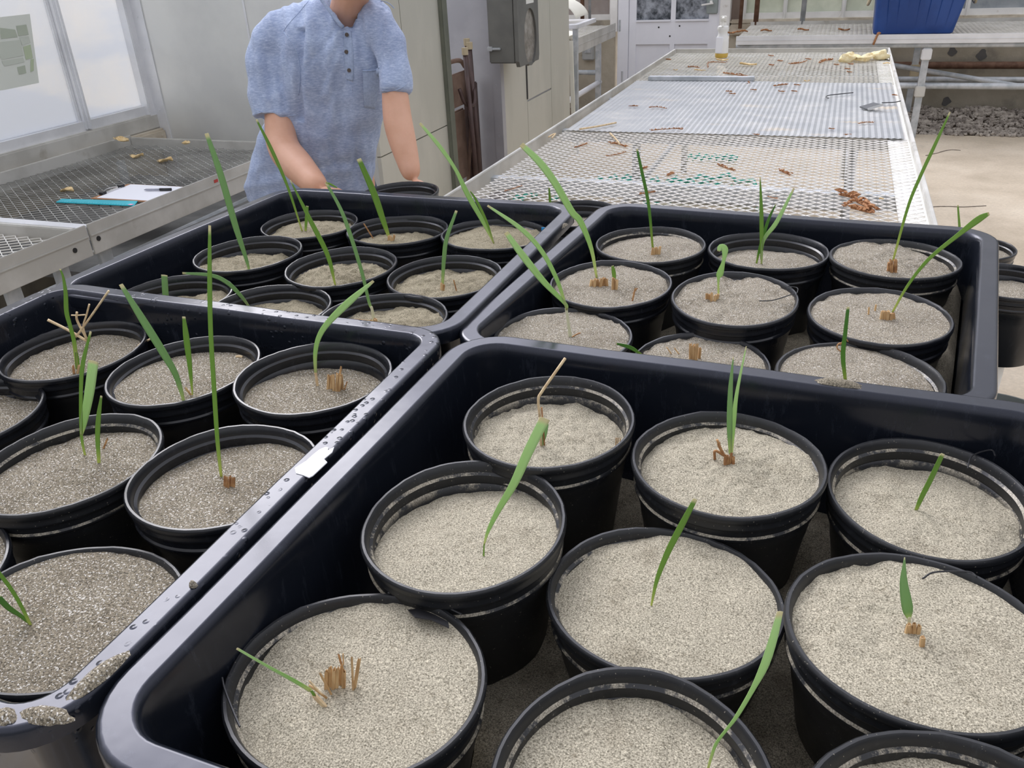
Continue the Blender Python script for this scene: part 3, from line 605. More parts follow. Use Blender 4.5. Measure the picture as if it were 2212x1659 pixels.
# far bench along the back wall
fb = thing('greenhouse_bench', (1.0, 7.9, 0), 'metal bench along the back wall under the blue bin', 'bench')
FY0, FY1, FZ = 7.36, 8.44, .745
xa = -.80; 
rl = [aty(1573, 84, FY0), aty(2240, 66, FY0)]
q = MB(); q.box((xa, FY0-.01, FZ-.045), (3.2, FY0, FZ+.02)); q.box((xa, FY0-.014, FZ-.015), (3.2, FY0-.0095, FZ-.010)); q.box((xa, FY0, FZ-.045), (3.2, FY0+.03, FZ-.039)); bevel(q.build('front_rail', M['alu'], fb), .002)
q = MB(); q.tube([(xa, FY0+.03, FZ-.062), (3.2, FY0+.03, FZ-.062)], .018, 10); q.build('stretcher', M['galv'], fb, smooth=True)
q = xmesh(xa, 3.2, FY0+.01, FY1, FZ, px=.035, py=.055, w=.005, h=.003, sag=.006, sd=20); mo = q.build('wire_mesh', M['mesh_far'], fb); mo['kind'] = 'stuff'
q = MB(); q.box((xa, FY1, FZ-.05), (3.2, FY1+.01, FZ+.03)); q.build('back_rail', M['alu_dull'], fb)
for x in (-.42, aty(1995, 150, FY0+.05).x, 2.0, 3.1):
    q = MB(); q.bar((x, FY0+.05, 0), (x, FY0+.05, FZ-.07), .05, .05, up=(0,1,0)); q.build('leg', M['galv'], fb)
    q = MB(); q.bar((x, 8.3, 0), (x, 8.3, FZ-.07), .05, .05, up=(0,1,0)); q.build('leg', M['galv'], fb)
    for z in (.62, .35):
        q = MB(); q.box((x-.036, FY0+.008, z-.04), (x+.036, FY0+.092, z+.04)); bevel(q.build('pipe_clamp', M['alu_dull'] if z < .5 else M['alu'], fb), .006)
    q = MB(); q.box((x-.03, 8.255, .33), (x+.04, 8.345, .43)); bevel(q.build('pipe_clamp', M['rubber_beige'], fb), .006)
    q = MB(); q.bar((x, FY0+.08, FZ-.06), (x, FY1, FZ-.06), .04, .05); q.build('cross_bearer', M['galv'], fb)
zA_ = aty(2100, 189, FY0+.03).z; zB_ = aty(2100, 170, 8.3).z
q = MB(); q.tube([(-.4, FY0+.10, zA_), (3.2, FY0+.10, zA_)], .024, 10); q.build('stretcher', M['galv'], fb, smooth=True)
q = MB(); q.tube([(-.4, 8.25, zB_), (3.2, 8.25, zB_)], .024, 10); q.build('stretcher', M['galv'], fb, smooth=True)
a_, b_ = aty(1935, 142, 7.9), aty(2212, 188, 7.6); q = MB(); q.tube([a_ + (a_-b_)*.3, b_ + (b_-a_)*.4], .02, 10); q.build('diagonal_brace', M['galv'], fb, smooth=True)
a_ = [aty(1717, 98, 7.45), aty(1720, 104, 7.45), aty(1740, 112, 7.5), aty(1760, 112, 7.55)]; q = MB(); q.tube(cr(a_, 12), .013, 8); q.build('bent_conduit', M['white_paint'], fb, smooth=True)

# small bench left of the door with a shelf frame before it
sb = thing('small_bench', (-2.4, 7.5, 0), 'small metal bench between the cabinet and the white door', 'bench')
sx = -2.02
q = MB(); q.box((sx-.01, 6.55, BZ-.10), (sx, 8.3, BZ+.02)); q.box((sx-.004, 6.55, BZ-.04), (sx+.004, 8.3, BZ-.034)); bevel(q.build('front_rail', M['alu_dull'], sb), .002)
q = MB(); q.box((-3.1, 6.55, BZ-.10), (sx, 6.56, BZ+.02)); q.build('end_rail', M['alu_dull'], sb)
q = xmesh(-3.1, sx-.01, 6.56, 8.4, BZ-.01, px=.03, py=.05, w=.005); mo = q.build('wire_mesh', M['mesh_far'], sb); mo['kind'] = 'stuff'
for y in (6.62, 7.85):
    for x in (sx-.05, -3.0):
        q = MB(); q.bar((x, y, 0), (x, y, BZ-.1), .045, .045, up=(0,1,0)); q.build('leg', M['galv'], sb)
    q = MB(); q.tube([(sx-.05, y, .42), (-3.0, y, .42)], .022, 8); q.build('stretcher', M['galv'], sb, smooth=True)
q = MB(); q.tube([(sx-.05, 6.6, .33), (sx-.05, 7.9, .33)], .024, 8); q.build('stretcher', M['alu'], sb, smooth=True)
stn = thing('shelf_stand', (-1.98, 6.5, 0), 'thin steel shelf stand at the corner of the beige cabinet', 'stand')
c0 = aty(1243, 62, 6.47)
q = MB(); q.bar((c0.x, 6.47, 0), (c0.x, 6.47, c0.z), .035, .035, up=(0,1,0)); q.build('post', M['galv'], stn)
q = MB(); q.bar((c0.x-.25, 6.75, 0), (c0.x-.25, 6.75, c0.z), .035, .035, up=(0,1,0)); q.build('post', M['galv'], stn)
q = MB(); q.box((c0.x-.45, 6.44, c0.z+.0), (c0.x+.02, 6.475, c0.z+.03)); q.box((c0.x-.01, 6.475, c0.z), (c0.x+.025, 6.98, c0.z+.03)); bevel(q.build('shelf_edge', M['alu'], stn), .003)
q = MB(); q.box((c0.x-.45, 6.476, c0.z+.018), (c0.x-.011, 6.98, c0.z+.025)); q.build('shelf_plate', M['alu'], stn)
q = MB(); q.bar((XS+.02, 6.405, 0), (XS+.0, 6.405, .84), .03, .012, up=(0,1,0)); tag(q.build('wooden_batten', M['paper_cream'], origin=(XS, 6.405, 0)), 'thin pale batten leaning at the corner of the beige cabinet', 'batten')
# curled sheets of cream paper
q = MB(); v = []; f = []; n = 16
for i in range(n+1):
    a = PI*.06 + PI*.6*i/n
    for j in range(9):
        y = 6.60 + .045*j; v.append((c0.x-.33 + math.cos(a)*.30, y, c0.z+.03 + math.sin(a)*.17))
for i in range(n):
    for j in range(8): a = i*9+j; f.append((a, a+9, a+10, a+1))
q.add(v, f); o = q.build('paper_sheet', M['paper_cream'], origin=(c0.x-.3, 6.7, c0.z+.03), smooth=True); o.modifiers.new('s', 'SOLIDIFY').thickness = .002; tag(o, 'cream sheet arched over the shelf stand', 'paper')
q = MB(); v = []
for k in range(2): v += [(sx-.62, 6.62, BZ+.02+.02*k), (sx-.04, 6.66, BZ+.02+.02*k), (sx-.03, 7.05, BZ+.03+.02*k), (sx-.06, 7.22, BZ+.03+.02*k), (sx-.16, 7.30, BZ+.03+.02*k), (sx-.62, 7.32, BZ+.02+.02*k)]
q.add(v, [(5,4,3,2,1,0), (6,7,8,9,10,11)] + [(i, (i+1) % 6, (i+1) % 6+6, i+6) for i in range(6)]); tag(bevel(q.build('paper_stack', M['paper_cream'], origin=(sx-.3, 7, BZ+.02)), .004), 'flat stack of cream sheets on the small bench by the cabinet', 'paper')

# green hose on the floor under the bench
hs = MB()
def fpt(l): return [at(x, y, .014) for x, y in l]
for l in ([(1105,440),(1150,425),(1230,408),(1300,395),(1360,390),(1420,396)], [(1190,432),(1260,418),(1320,405),(1400,398),(1440,402),(1500,392),(1560,388),(1620,400),(1650,425),(1658,447)],
          [(1440,393),(1500,400),(1560,410),(1600,425),(1632,440),(1640,460)], [(1480,345),(1560,345),(1590,350)], [(1390,440),(1480,436),(1560,438),(1640,448)]):
    hs.tube([p + Vector((0,0,.02*(i % 3))) for i, p in enumerate(cr(fpt(l), 30))], .013, 8)
tag(hs.build('garden_hose', M['hose'], origin=tuple(at(1400, 420, 0)), smooth=True), 'coiled green garden hose on the floor under the middle bench', 'hose')
# ================================================================== trays
TR = .075
def offset_quad(Q, d):
    n = len(Q); L = []
    for i in range(n):
        a, b = Q[i], Q[(i+1) % n]; t = (b-a).normalized(); nrm = Vector((-t.y, t.x)); L.append((a+nrm*d, t))
    out = []
    for i in range(n):
        p, t = L[i-1]; q_, u = L[i]; den = t.x*u.y-t.y*u.x; w = q_-p; s = (w.x*u.y-w.y*u.x)/den; out.append(p+t*s)
    return out
def contour(Q, d, R, ns=9, nc=9):
    P = offset_quad(Q, d); out = []; n = 4
    for i in range(n):
        a, b, c = P[i-1], P[i], P[(i+1) % n]; u = (a-b).normalized(); w = (c-b).normalized(); ang = u.angle(w); k = R/math.tan(ang/2)
        p0, p1 = b+u*k, b+w*k; cen = b + (u+w).normalized()*(R/math.sin(ang/2))
        a0 = math.atan2((p0-cen).y, (p0-cen).x); a1 = math.atan2((p1-cen).y, (p1-cen).x)
        while a1 < a0: a1 += 2*PI
        if a1-a0 > PI: a1 -= 2*PI
        for j in range(nc+1): t = a0+(a1-a0)*j/nc; out.append(cen+Vector((math.cos(t), math.sin(t)))*R)
        nx_ = P[(i+1) % n]; d2 = (b-nx_).normalized(); kk = k
        q1 = nx_ + d2*kk
        for j in range(1, ns): out.append(p1.lerp(q1, j/ns))
    return out
def tray(Q, z, label, m):
    Q = [Vector(p) for p in Q]; ctr = sum(Q, Vector((0,0)))/4
    prof = [(.08, -.205), (.042, -.203), (.037, -.197), (.0345, -.022), (.0325, -.009), (.0305, -.0035), (.0278, -.0008), (.0262, 0.), (.0252, 0.), (.0062, 0.), (.0052, 0.), (.003, -.0006), (.001, -.002), (0., -.005), (0., -.022), (.003, -.0225), (.0035, -.006), (.0265, -.006), (.0305, -.014), (.0335, -.204), (.043, -.2095), (.08, -.21)]
    loops = [contour(Q, d, max((.062 if m is M['tray_wet'] else TR)-d, .028)) for d, _ in prof]; m_ = len(loops[0]); q = MB(); v = []
    for (d, dz), lp in zip(prof, loops):
        for p in lp: v.append((p.x, p.y, z+dz + (.0015*N3((p.x, p.y, z), 6))))
    f = []; K = len(prof)
    for j in range(K-1):
        for i in range(m_): a = j*m_+i; b = j*m_+(i+1) % m_; f.append((a, b, b+m_, a+m_))
    f.append(tuple(range(m_))); f.append(tuple((K-1)*m_+i for i in range(m_-1, -1, -1)))
    q.add(v, f); o = q.build('plant_tray', m, origin=(ctr.x, ctr.y, z-.21), smooth=True); fix_normals(o); o.data.set_sharp_from_angle(angle=math.radians(50))
    tag(o, label, 'tray', 'black square trays holding the pots'); return o
QT = {'A': [(-1.282,.985),(-.484,.985),(-.481,1.696),(-1.24,1.709)], 'B': [(-.497,.99),(.225,.972),(.319,1.711),(-.447,1.755)],
      'C': [(-1.245,.258),(-.479,.250),(-.480,1.001),(-1.255,1.024)], 'D': [(-.476,.258),(.305,.25),(.307,.985),(-.464,1.012)]}
TZ = {'A': .999, 'B': .991, 'C': 1.006, 'D': 1.004}
tlab = {'A': 'black plastic tray of nine pots nearest the person in blue', 'B': 'black plastic tray of nine pots at the far right beside the bare floor', 'C': 'wet black tray at the left with a torn white label on its rim', 'D': 'black plastic tray in the right foreground with sand pots'}
trays = {}
for k in 'ABCD': trays[k] = tray(QT[k], TZ[k], tlab[k], M['tray_wet'] if k == 'C' else M['tray'])
# torn white label and smudges of sand on the rims
def patch(parent, pts, m, name, z, th=.0012, jag=.0):
    P = [at(x, y, z) for x, y in pts]; n = len(P); q = MB()
    q.add([p+Vector((0,0,th)) for p in P]+[p for p in P], [tuple(range(n)), tuple(range(2*n-1, n-1, -1))]+[(i, (i+1) % n, (i+1) % n+n, i+n) for i in range(n)])
    return fix_normals(q.build(name, m, parent))
patch(trays['C'], [(637,1013),(662,997),(675,985),(690,973),(703,967),(710,968),(708,975),(722,967),(718,978),(700,993),(707,1000),(690,1016),(676,1029),(668,1033),(655,1028),(640,1024)], M['paper'], 'torn_label', 1.0062)
def smear(parent, px, py, z, rx, ry, ang, n=22, m='sand_wet', seed=1):
    c = at(px, py, z); q = MB(); top = []
    ring = []
    for j, (s, h) in enumerate(((1., .0), (.75, .0035), (.35, .006))):
        for i in range(n):
            a = 2*PI*i/n; r = s*(1+.28*N3((math.cos(a)*2, math.sin(a)*2, seed), 1.3)); x, y = math.cos(a)*rx*r, math.sin(a)*ry*r
            ring.append(c+Vector((x*math.cos(ang)-y*math.sin(ang), x*math.sin(ang)+y*math.cos(ang), h)))
    f = [(j*n+i, j*n+(i+1) % n, (j+1)*n+(i+1) % n, (j+1)*n+i) for j in range(2) for i in range(n)]+[tuple(2*n+i for i in range(n))]
    q.add(ring, f); o = q.build('sand_smear', M[m], parent, smooth=True); o['kind'] = 'stuff'
smear(trays['C'], 214, 1460, 1.0062, .026, .009, 1.35, seed=2); smear(trays['C'], 100, 1548, 1.0062, .022, .008, .15, seed=5); smear(trays['C'], 8, 1550, 1.0055, .012, .008, 0, seed=9)
smear(trays['C'], 418, 1266, 1.0055, .004, .003, 0, m='sand_pale', seed=3)
smear(trays['D'], 1812, 829, 1.0035, .026, .009, -.05, m='sand_spill', seed=4)
smear(trays['B'], 1215, 490, .9905, .02, .006, 1.4, m='sand_pale', seed=6)
# faint chalk number on the inside wall of the front tray ("99")
n_ = Vector((1, 0, .18)).normalized()
q = MB()
for px, py, g in ((800,1062,'p'),(846,1052,'s')):
    c = atp(px, py, Vector((-.4360, .7, .93)), n_)+n_*.0008; u = Vector((0,1,0)); w = u.cross(n_); w = w if w.z > 0 else -w; s_ = .013
    if g == 'p': pts = [(-.55,-1.5), (-.5,-.5), (-.35,.5), (.1,.9), (.55,.6), (.6,0), (.2,-.4), (-.3,-.25)]
    else: pts = [(.5,.9), (.0,1.1), (-.4,.8), (-.2,.3), (.3,-.1), (.4,-.6), (.0,-1.0), (-.5,-.8)]
    pts = cr([c+u*a_*s_+w*b_*s_ for a_, b_ in pts], 26)
    for i in range(len(pts)-1): q.bar(pts[i], pts[i+1], .0022, .0006, up=n_)
q.build('chalk_number', mat('faint_chalk', (.045,.05,.06), .8), trays['D'])
# sand spilled over the tray floors
for k in 'ABCD':
    Q = [Vector(p) for p in QT[k]]; ins = offset_quad(Q, .0395); n = 46; v = []; f = []
    for i in range(n+1):
        for j in range(n+1):
            a, b = i/n, j/n; p = ins[0]*(1-a)*(1-b)+ins[1]*a*(1-b)+ins[2]*a*b+ins[3]*(1-a)*b
            h = .006+.018*max(0, N3((p.x, p.y, ord(k)), 9)+.25) + .006*N3((p.x, p.y, 3), 40)
            if k in 'BD': h += .020
            if min(i, j, n-i, n-j) == 0: h = .002
            if k == 'B': h += .082*max(0, min(1, (a-.84)/.09))*(1+.12*N3((p.x, p.y, 1), 12))
            v.append((p.x, p.y, TZ[k]-.204+h))
    for i in range(n):
        for j in range(n): a = i*(n+1)+j; f.append((a, a+n+1, a+n+2, a+1))
    q = MB(); q.add(v, f); c = sum(ins, Vector((0,0)))/4
    o = q.build('spilled_sand', M['sand_spill'], origin=(c.x, c.y, TZ[k]-.204), smooth=True); fix_normals(o)
    tag(o, {'A': 'dark spilled sand on the floor of the tray nearest the person', 'B': 'spilled sand on the floor of the far right tray', 'C': 'wet spilled sand on the floor of the left tray', 'D': 'spilled sand between the pots of the front right tray'}[k], 'sand', kind='stuff')

# ================================================================== pots
POTS={'A1':(-1.0827,1.5552,0.9597,0.996,0.0235),'A2':(-0.8611,1.5577,0.9605,1.034,0.0380),'A3':(-0.6377,1.5671,0.9626,1.046,0.0155),'A4':(-1.0787,1.3225,0.9697,0.971,0.0320),'A5':(-0.8535,1.3068,0.9658,0.971,0.0325),'A6':(-0.6379,1.3133,0.9629,0.975,0.0225),'A7':(-1.0979,1.1124,0.9569,1.003,0.0305),'A8':(-0.8768,1.0970,0.9621,1.000,0.0290),'A9':(-0.6571,1.1031,0.9636,1.000,0.0220),'B1':(-0.3052,1.5626,0.9659,0.981,0.0135),'B2':(-0.0829,1.5744,0.9654,1.015,0.0325),'B3':(0.1371,1.5705,0.9684,1.012,0.0070),'B4':(-0.3269,1.3288,0.9700,0.964,0.0060),'B5':(-0.1132,1.2990,0.9759,0.920,0.0060),'B6':(0.1062,1.2998,0.9669,0.963,0.0060),'B7':(-0.3507,1.1192,0.9599,0.986,0.0060),'B8':(-0.1354,1.0892,0.9492,0.912,0.0060),'B9':(0.0771,1.0908,0.9607,0.989,0.0060),'C1':(-1.0896,0.8887,0.9602,0.959,0.0225),'C2':(-0.8408,0.8417,0.9747,0.951,0.0180),'C3':(-0.6320,0.8719,0.9806,1.002,0.0405),'C4':(-1.1081,0.6785,0.9475,1.009,0.0265),'C5':(-0.8215,0.6038,0.9686,0.959,0.0105),'C6':(-0.6124,0.6321,0.9716,1.002,0.0180),'C7':(-0.8557,0.3956,0.9479,1.012,0.0060),'C8':(-0.6389,0.4124,0.9461,1.090,0.0060),'D1':(-0.2818,0.8376,0.9814,0.958,0.0290),'D2':(-0.0641,0.8248,0.9673,0.990,0.0110),'D3':(0.1450,0.8562,0.9512,0.904,0.0275),'D4':(-0.3071,0.6281,0.9721,0.961,0.0205),'D5':(-0.0964,0.6163,0.9372,1.040,0.0060),'D6':(0.1263,0.6126,0.9582,1.025,0.0060),'D7':(-0.3289,0.4183,0.9503,1.057,0.0060),'D8':(-0.0772,0.3932,0.9536,0.957,0.0095),'D9':(0.1436,0.3942,0.9636,0.994,0.0060),'E1':(0.2795,1.9522,0.8710,1.099,0.0350),'E2':(0.2520,1.6289,0.9121,1.116,0.0325),'F1':(-1.0633,1.9572,0.9255,0.949,0.0360),'F2':(-0.5464,1.8767,0.9225,0.994,0.0375)}
POTS['D7'] = (-.3250,.4245,.9503,1.045,.006); POTS['D3'] = (.1479,.838,.955,.95,.0275); POTS['C1'] = (-1.0896,.874,.9602,.97,.0225); POTS['C3'] = (-.634,.861,.9806,1.002,.0405); POTS['E2'] = (.402,1.94,.811,1.,.030); POTS['E1'] = (.447,2.68,.643,1.,.028)
# extra: (tilt_x, tilt_y, mound, material, rough) of the sand; dusty pot?
SP = {k: (0, 0, .006, 'sand_back' if k[0] in 'AE' else 'sand_pale', .0055) for k in POTS}
for k in POTS:
    if k[0] == 'C': SP[k] = (0, 0, .003, 'sand_wet', .004)
    if k[0] == 'D': SP[k] = (0, 0, .004, 'sand_dry', .0045)
SP['A1'] = (0, 0, .014, 'sand_back', .006); SP['A4'] = (.02, -.10, .004, 'sand_back', .008); SP['A5'] = (.02, -.06, .012, 'sand_back', .012); SP['A2'] = (.02, -.05, .006, 'sand_back', .006)
SP['A6'] = (.0, -.05, .008, 'sand_back', .008); SP['A9'] = (-.05, -.04, .006, 'sand_back', .008); SP['A8'] = (0, -.06, .004, 'sand_back', .008); SP['A7'] = (-.16, .0, .0, 'sand_back', .008)
SP['B1'] = (-.06, -.03, .008, 'sand_pale', .003); SP['B2'] = (0, -.08, .008, 'sand_pale', .003); SP['B3'] = (.10, .04, .006, 'sand_pale', .005); SP['B5'] = (0, 0, .003, 'sand_pale', .006)
SP['B9'] = (.10, 0, .004, 'sand_pale', .003); SP['C3'] = (.02, -.10, .0, 'sand_wet', .003); SP['D1'] = (.0, -.06, .006, 'sand_dry', .006); SP['D3'] = (.02, -.10, .006, 'sand_dry', .004)
SP['D4'] = (-.10, -.09, .005, 'sand_dry', .003); SP['D8'] = (.05, 0, .002, 'sand_dry', .003); SP['C6'] = (-.08, -.05, .002, 'sand_wet', .002); SP['C2'] = (.02, -.06, .003, 'sand_wet', .002); SP['C5'] = (-.04, -.02, .004, 'sand_wet', .004)
SP['D7'] = (-.12, .02, .004, 'sand_dry', .0045); SP['D5'] = (-.09, 0, .004, 'sand_dry', .0045); SP['D6'] = (-.05, 0, .004, 'sand_dry', .006); SP['D2'] = (-.04, 0, .004, 'sand_dry', .006)
INNER = [(.1045, 0.), (.1025, -.004), (.1015, -.010), (.0985, -.0125), (.0980, -.021), (.0990, -.024), (.0965, -.027), (.0955, -.033), (.0945, -.036), (.0925, -.060), (.0905, -.085), (.081, -.140)]
def inner_r(d):
    for (r0, z0), (r1, z1) in zip(INNER[:-1], INNER[1:]):
        if -z1 >= d: t = (d+z0)/(z0-z1) if z0 != z1 else 0; return r0+(r1-r0)*((d+z0)/(z0-z1))
    return .08
PROF = list(reversed(INNER)) + [(.1055,.0012),(.108,.0012),(.1097,-.0006),(.11,-.003),(.1095,-.0065),(.1065,-.0085),(.106,-.0135),(.1072,-.016),(.1068,-.0185),(.1052,-.020),(.1045,-.0275),(.1062,-.030),(.106,-.0325),(.1032,-.035),(.1015,-.045),(.0995,-.048)]
SAND_TOP = {'A1': 480, 'A2': 505, 'A3': 492, 'A4': 550, 'A5': 576, 'A6': 586, 'A7': 632, 'A8': 655, 'A9': 665, 'B1': 510, 'B2': 543, 'B3': 530, 'B4': 578, 'B5': 600, 'B6': 627, 'B7': 666, 'B8': 714, 'B9': 745, 'C1': 728, 'C2': 763, 'C3': 800, 'C4': 860, 'C5': 935, 'C6': 962, 'C7': 1120, 'C8': 1190, 'D1': 875, 'D2': 930, 'D3': 1002, 'D4': 1062, 'D5': 1152, 'D6': 1208, 'D7': 1303, 'D8': 1512, 'D9': 1640, 'E1': 530, 'E2': 606, 'F1': 425, 'F2': 470}      # image row where the back edge of the sand shows
for k_, s_ in SAND_TOP.items():
    x_, y_, z_, q_, d_ = POTS[k_]; best = min((.004+.0005*i for i in range(150)), key=lambda d: abs(pix((x_+.01, y_+inner_r(d)/q_, z_-d))[1]-s_)); POTS[k_] = (x_, y_, z_, q_, best + (.007 if k_ in ('D8', 'D9', 'D3') else 0))
print('SANDDEPTH', {k: round(v[4], 4) for k, v in POTS.items()})
def make_pot(k, base_z, label, group, cat='pot', name='seedling_pot'):
    cx, cy, cz, qq, dep = POTS[k]; sd = sum(map(ord, k))*1.7
    hgt = cz-base_z
    t = thing(name, (cx, cy, base_z), label, cat, group)
    prof = PROF + [(.0965, -.07), (.0955, -.073), (.083, -(hgt-.004)), (.081, -hgt), (.0, -hgt)]
    def fn(r, z, a, j):
        w = 1+.006*N3((math.cos(a)*1.3, math.sin(a)*1.3, sd), 1.4) if z > -.05 else 1
        e = 0
        if z > -.006: e = .0007*N3((math.cos(a)*9, math.sin(a)*9, sd), 2.6) + .0022*N3((math.cos(a), math.sin(a), sd), 1.1)
        return r*w + (e*.5 if r > .104 else 0), z+e
    q = MB(); q.lathe(prof, (cx, cy, cz), 72, qq, 1/qq, fn); body = q.build('pot_wall', M['pot_dusty' if k[0] in 'D' or k in ('B1','B9','C5','C8','B3') else 'pot'], t, smooth=True)
    fix_normals(body); body.data.set_sharp_from_angle(angle=math.radians(38))
    # sand
    tx, ty, mo, ms, ro = SP[k]; nr, na = 30, 96; v = []; f = []
    # the visible back edge fixes the depth; the surface dips or rises from there
    d0 = dep; 
    def surf(x, y):
        r = math.hypot(x, y)/.1
        z = -(d0) - tx*x + ty*(y-.085) + mo*(1-r*r) + ro*N3((x, y, sd*.1), 22, sd) + ro*.5*N3((x, y, sd), 75, sd) + ro*.3*N3((x, y, sd), 170, sd)
        if ro > .0045: z += ro*.5*abs(N3((x, y, sd), 45, sd))
        return min(z, -.0035+.002*N3((x, y, sd), 30))
    v.append(Vector((cx, cy, cz+surf(0, 0))))
    for i in range(1, nr+1):
        for j in range(na):
            a = 2*PI*j/na; R0 = i/nr; x, y = R0*math.cos(a), R0*math.sin(a)
            ri = inner_r(min(.08, max(0.004, -surf(x*.095, y*.095))))+.0012; X_, Y_ = x*ri, y*ri
            v.append(Vector((cx+X_*qq, cy+Y_/qq, cz+surf(X_, Y_))))
    f = [(0, 1+j, 1+(j+1) % na) for j in range(na)]
    for i in range(nr-1):
        for j in range(na): a = 1+i*na+j; b = 1+i*na+(j+1) % na; f.append((a, a+na, b+na, b))
    q = MB(); q.add(v, f); so = q.build('sand', M[ms], t, smooth=True); so['kind'] = 'stuff'
    t['surf'] = 0; SURF[t.name] = (cx, cy, cz, qq, surf); return t
SURF = {}
def ground_pt(t, px, py):       # point of the sand surface under a pixel
    cx, cy, cz, qq, sf = SURF[t.name]; z = cz-.02
    for _ in range(12):
        p = at(px, py, z); x, y = (p.x-cx)/qq, (p.y-cy)*qq; r = math.hypot(x, y)
        if r > .095: x, y = x*.095/r, y*.095/r
        z = cz+sf(x, y)
    return at(px, py, z)
def blade(t, pts, wid, m, base=None, name='leaf', lean=0., fold=.22, twist=0.):
    # pts in photo pixels from base to tip; the blade stands in an upright plane through its base
    b = ground_pt(t, *(base or pts[0])); n = (FWD + Vector((FWD.y, -FWD.x, 0))*lean).normalized()
    P = [atp(x, y, b, n) for x, y in pts]
    if base is None: P[0] = P[0] - (P[1]-P[0]).normalized()*.004
    N_ = 26; C_ = cr(P, N_); m1 = mpp(b); ww = cr([Vector((w, 0, 0)) for w in wid], N_)
    v = []; uv = []
    for i, c in enumerate(C_):
        d = (C_[min(i+1, N_-1)]-C_[max(i-1, 0)]).normalized(); s = d.cross(n).normalized(); s = Matrix.Rotation(twist*i/N_, 3, d) @ s; w = max(ww[i].x, .8)*mpp(c)
        back = d.cross(s)
        for k, u in enumerate((-1, -.5, 0, .5, 1)):
            v.append(c + s*u*w*.56 - back*(1-abs(u))*w*fold*.5); uv.append((k/4, i/(N_-1)))
    f = [(i*5+k, i*5+k+1, (i+1)*5+k+1, (i+1)*5+k) for i in range(N_-1) for k in range(4)]
    q = MB(); q.add(v, f); o = q.build(name, M[m], t, smooth=True, uv=uv); sm = o.modifiers.new('s', 'SOLIDIFY'); sm.thickness = .0004; return o
def stub(t, bx, by, tx, ty, w, m='straw', hollow=True, up=0, z=None):
    b = ground_pt(t, bx, by) if z is None else at(bx, by, z); p = atp(tx, ty, b, FWD); d = (p-b); L = d.length; d.normalize(); r = w*mpp(b)/2; q = MB(); n = 8
    v = []; ref = d.cross(Vector((1, .3, 0))).normalized(); r2 = d.cross(ref)
    jag = random.Random(int(bx*7+by))
    for s, (h, rr) in enumerate(((-.006, r*.9), (L*.5, r), (L, r*.95), (L, r*.55), (L*.6, r*.5))):
        for k in range(n):
            a = 2*PI*k/n; e = jag.uniform(-.12, .12)*L if s in (2, 3) and w > 3 else 0
            v.append(b+d*(h+e)+(ref*math.cos(a)+r2*math.sin(a))*rr*(1+.15*math.cos(3*a)))
    f = [(s*n+k, s*n+(k+1) % n, (s+1)*n+(k+1) % n, (s+1)*n+k) for s in range(4) for k in range(n)] + [tuple(4*n+k for k in range(n))]
    q.add(v, f); o = q.build('straw_stub', M[m], t, smooth=True); fix_normals(o); o.data.set_sharp_from_angle(angle=math.radians(50)); return o
def cluster(t, x0, y0, x1, y1, n, m='straw', seed=1):
    r = random.Random(seed); w = (x1-x0)/n
    for i in range(n):
        x = x0+w*(i+.5); stub(t, x+r.uniform(-1, 1), y1-r.uniform(0, (y1-y0)*.18), x+r.uniform(-.3, .5)*w, y0+r.uniform(0, (y1-y0)*.3), w*1.15, m)
def straw(t, pts, w, m='straw_pale', base=None):
    b = ground_pt(t, *(base or pts[0])); P = [atp(x, y, b, FWD) for x, y in pts]; q = MB()
    q.tube(cr(P, 14) if len(P) > 2 else P, w*mpp(b)/2, 6); o = q.build('dry_stalk', M[m], t, smooth=True); return o
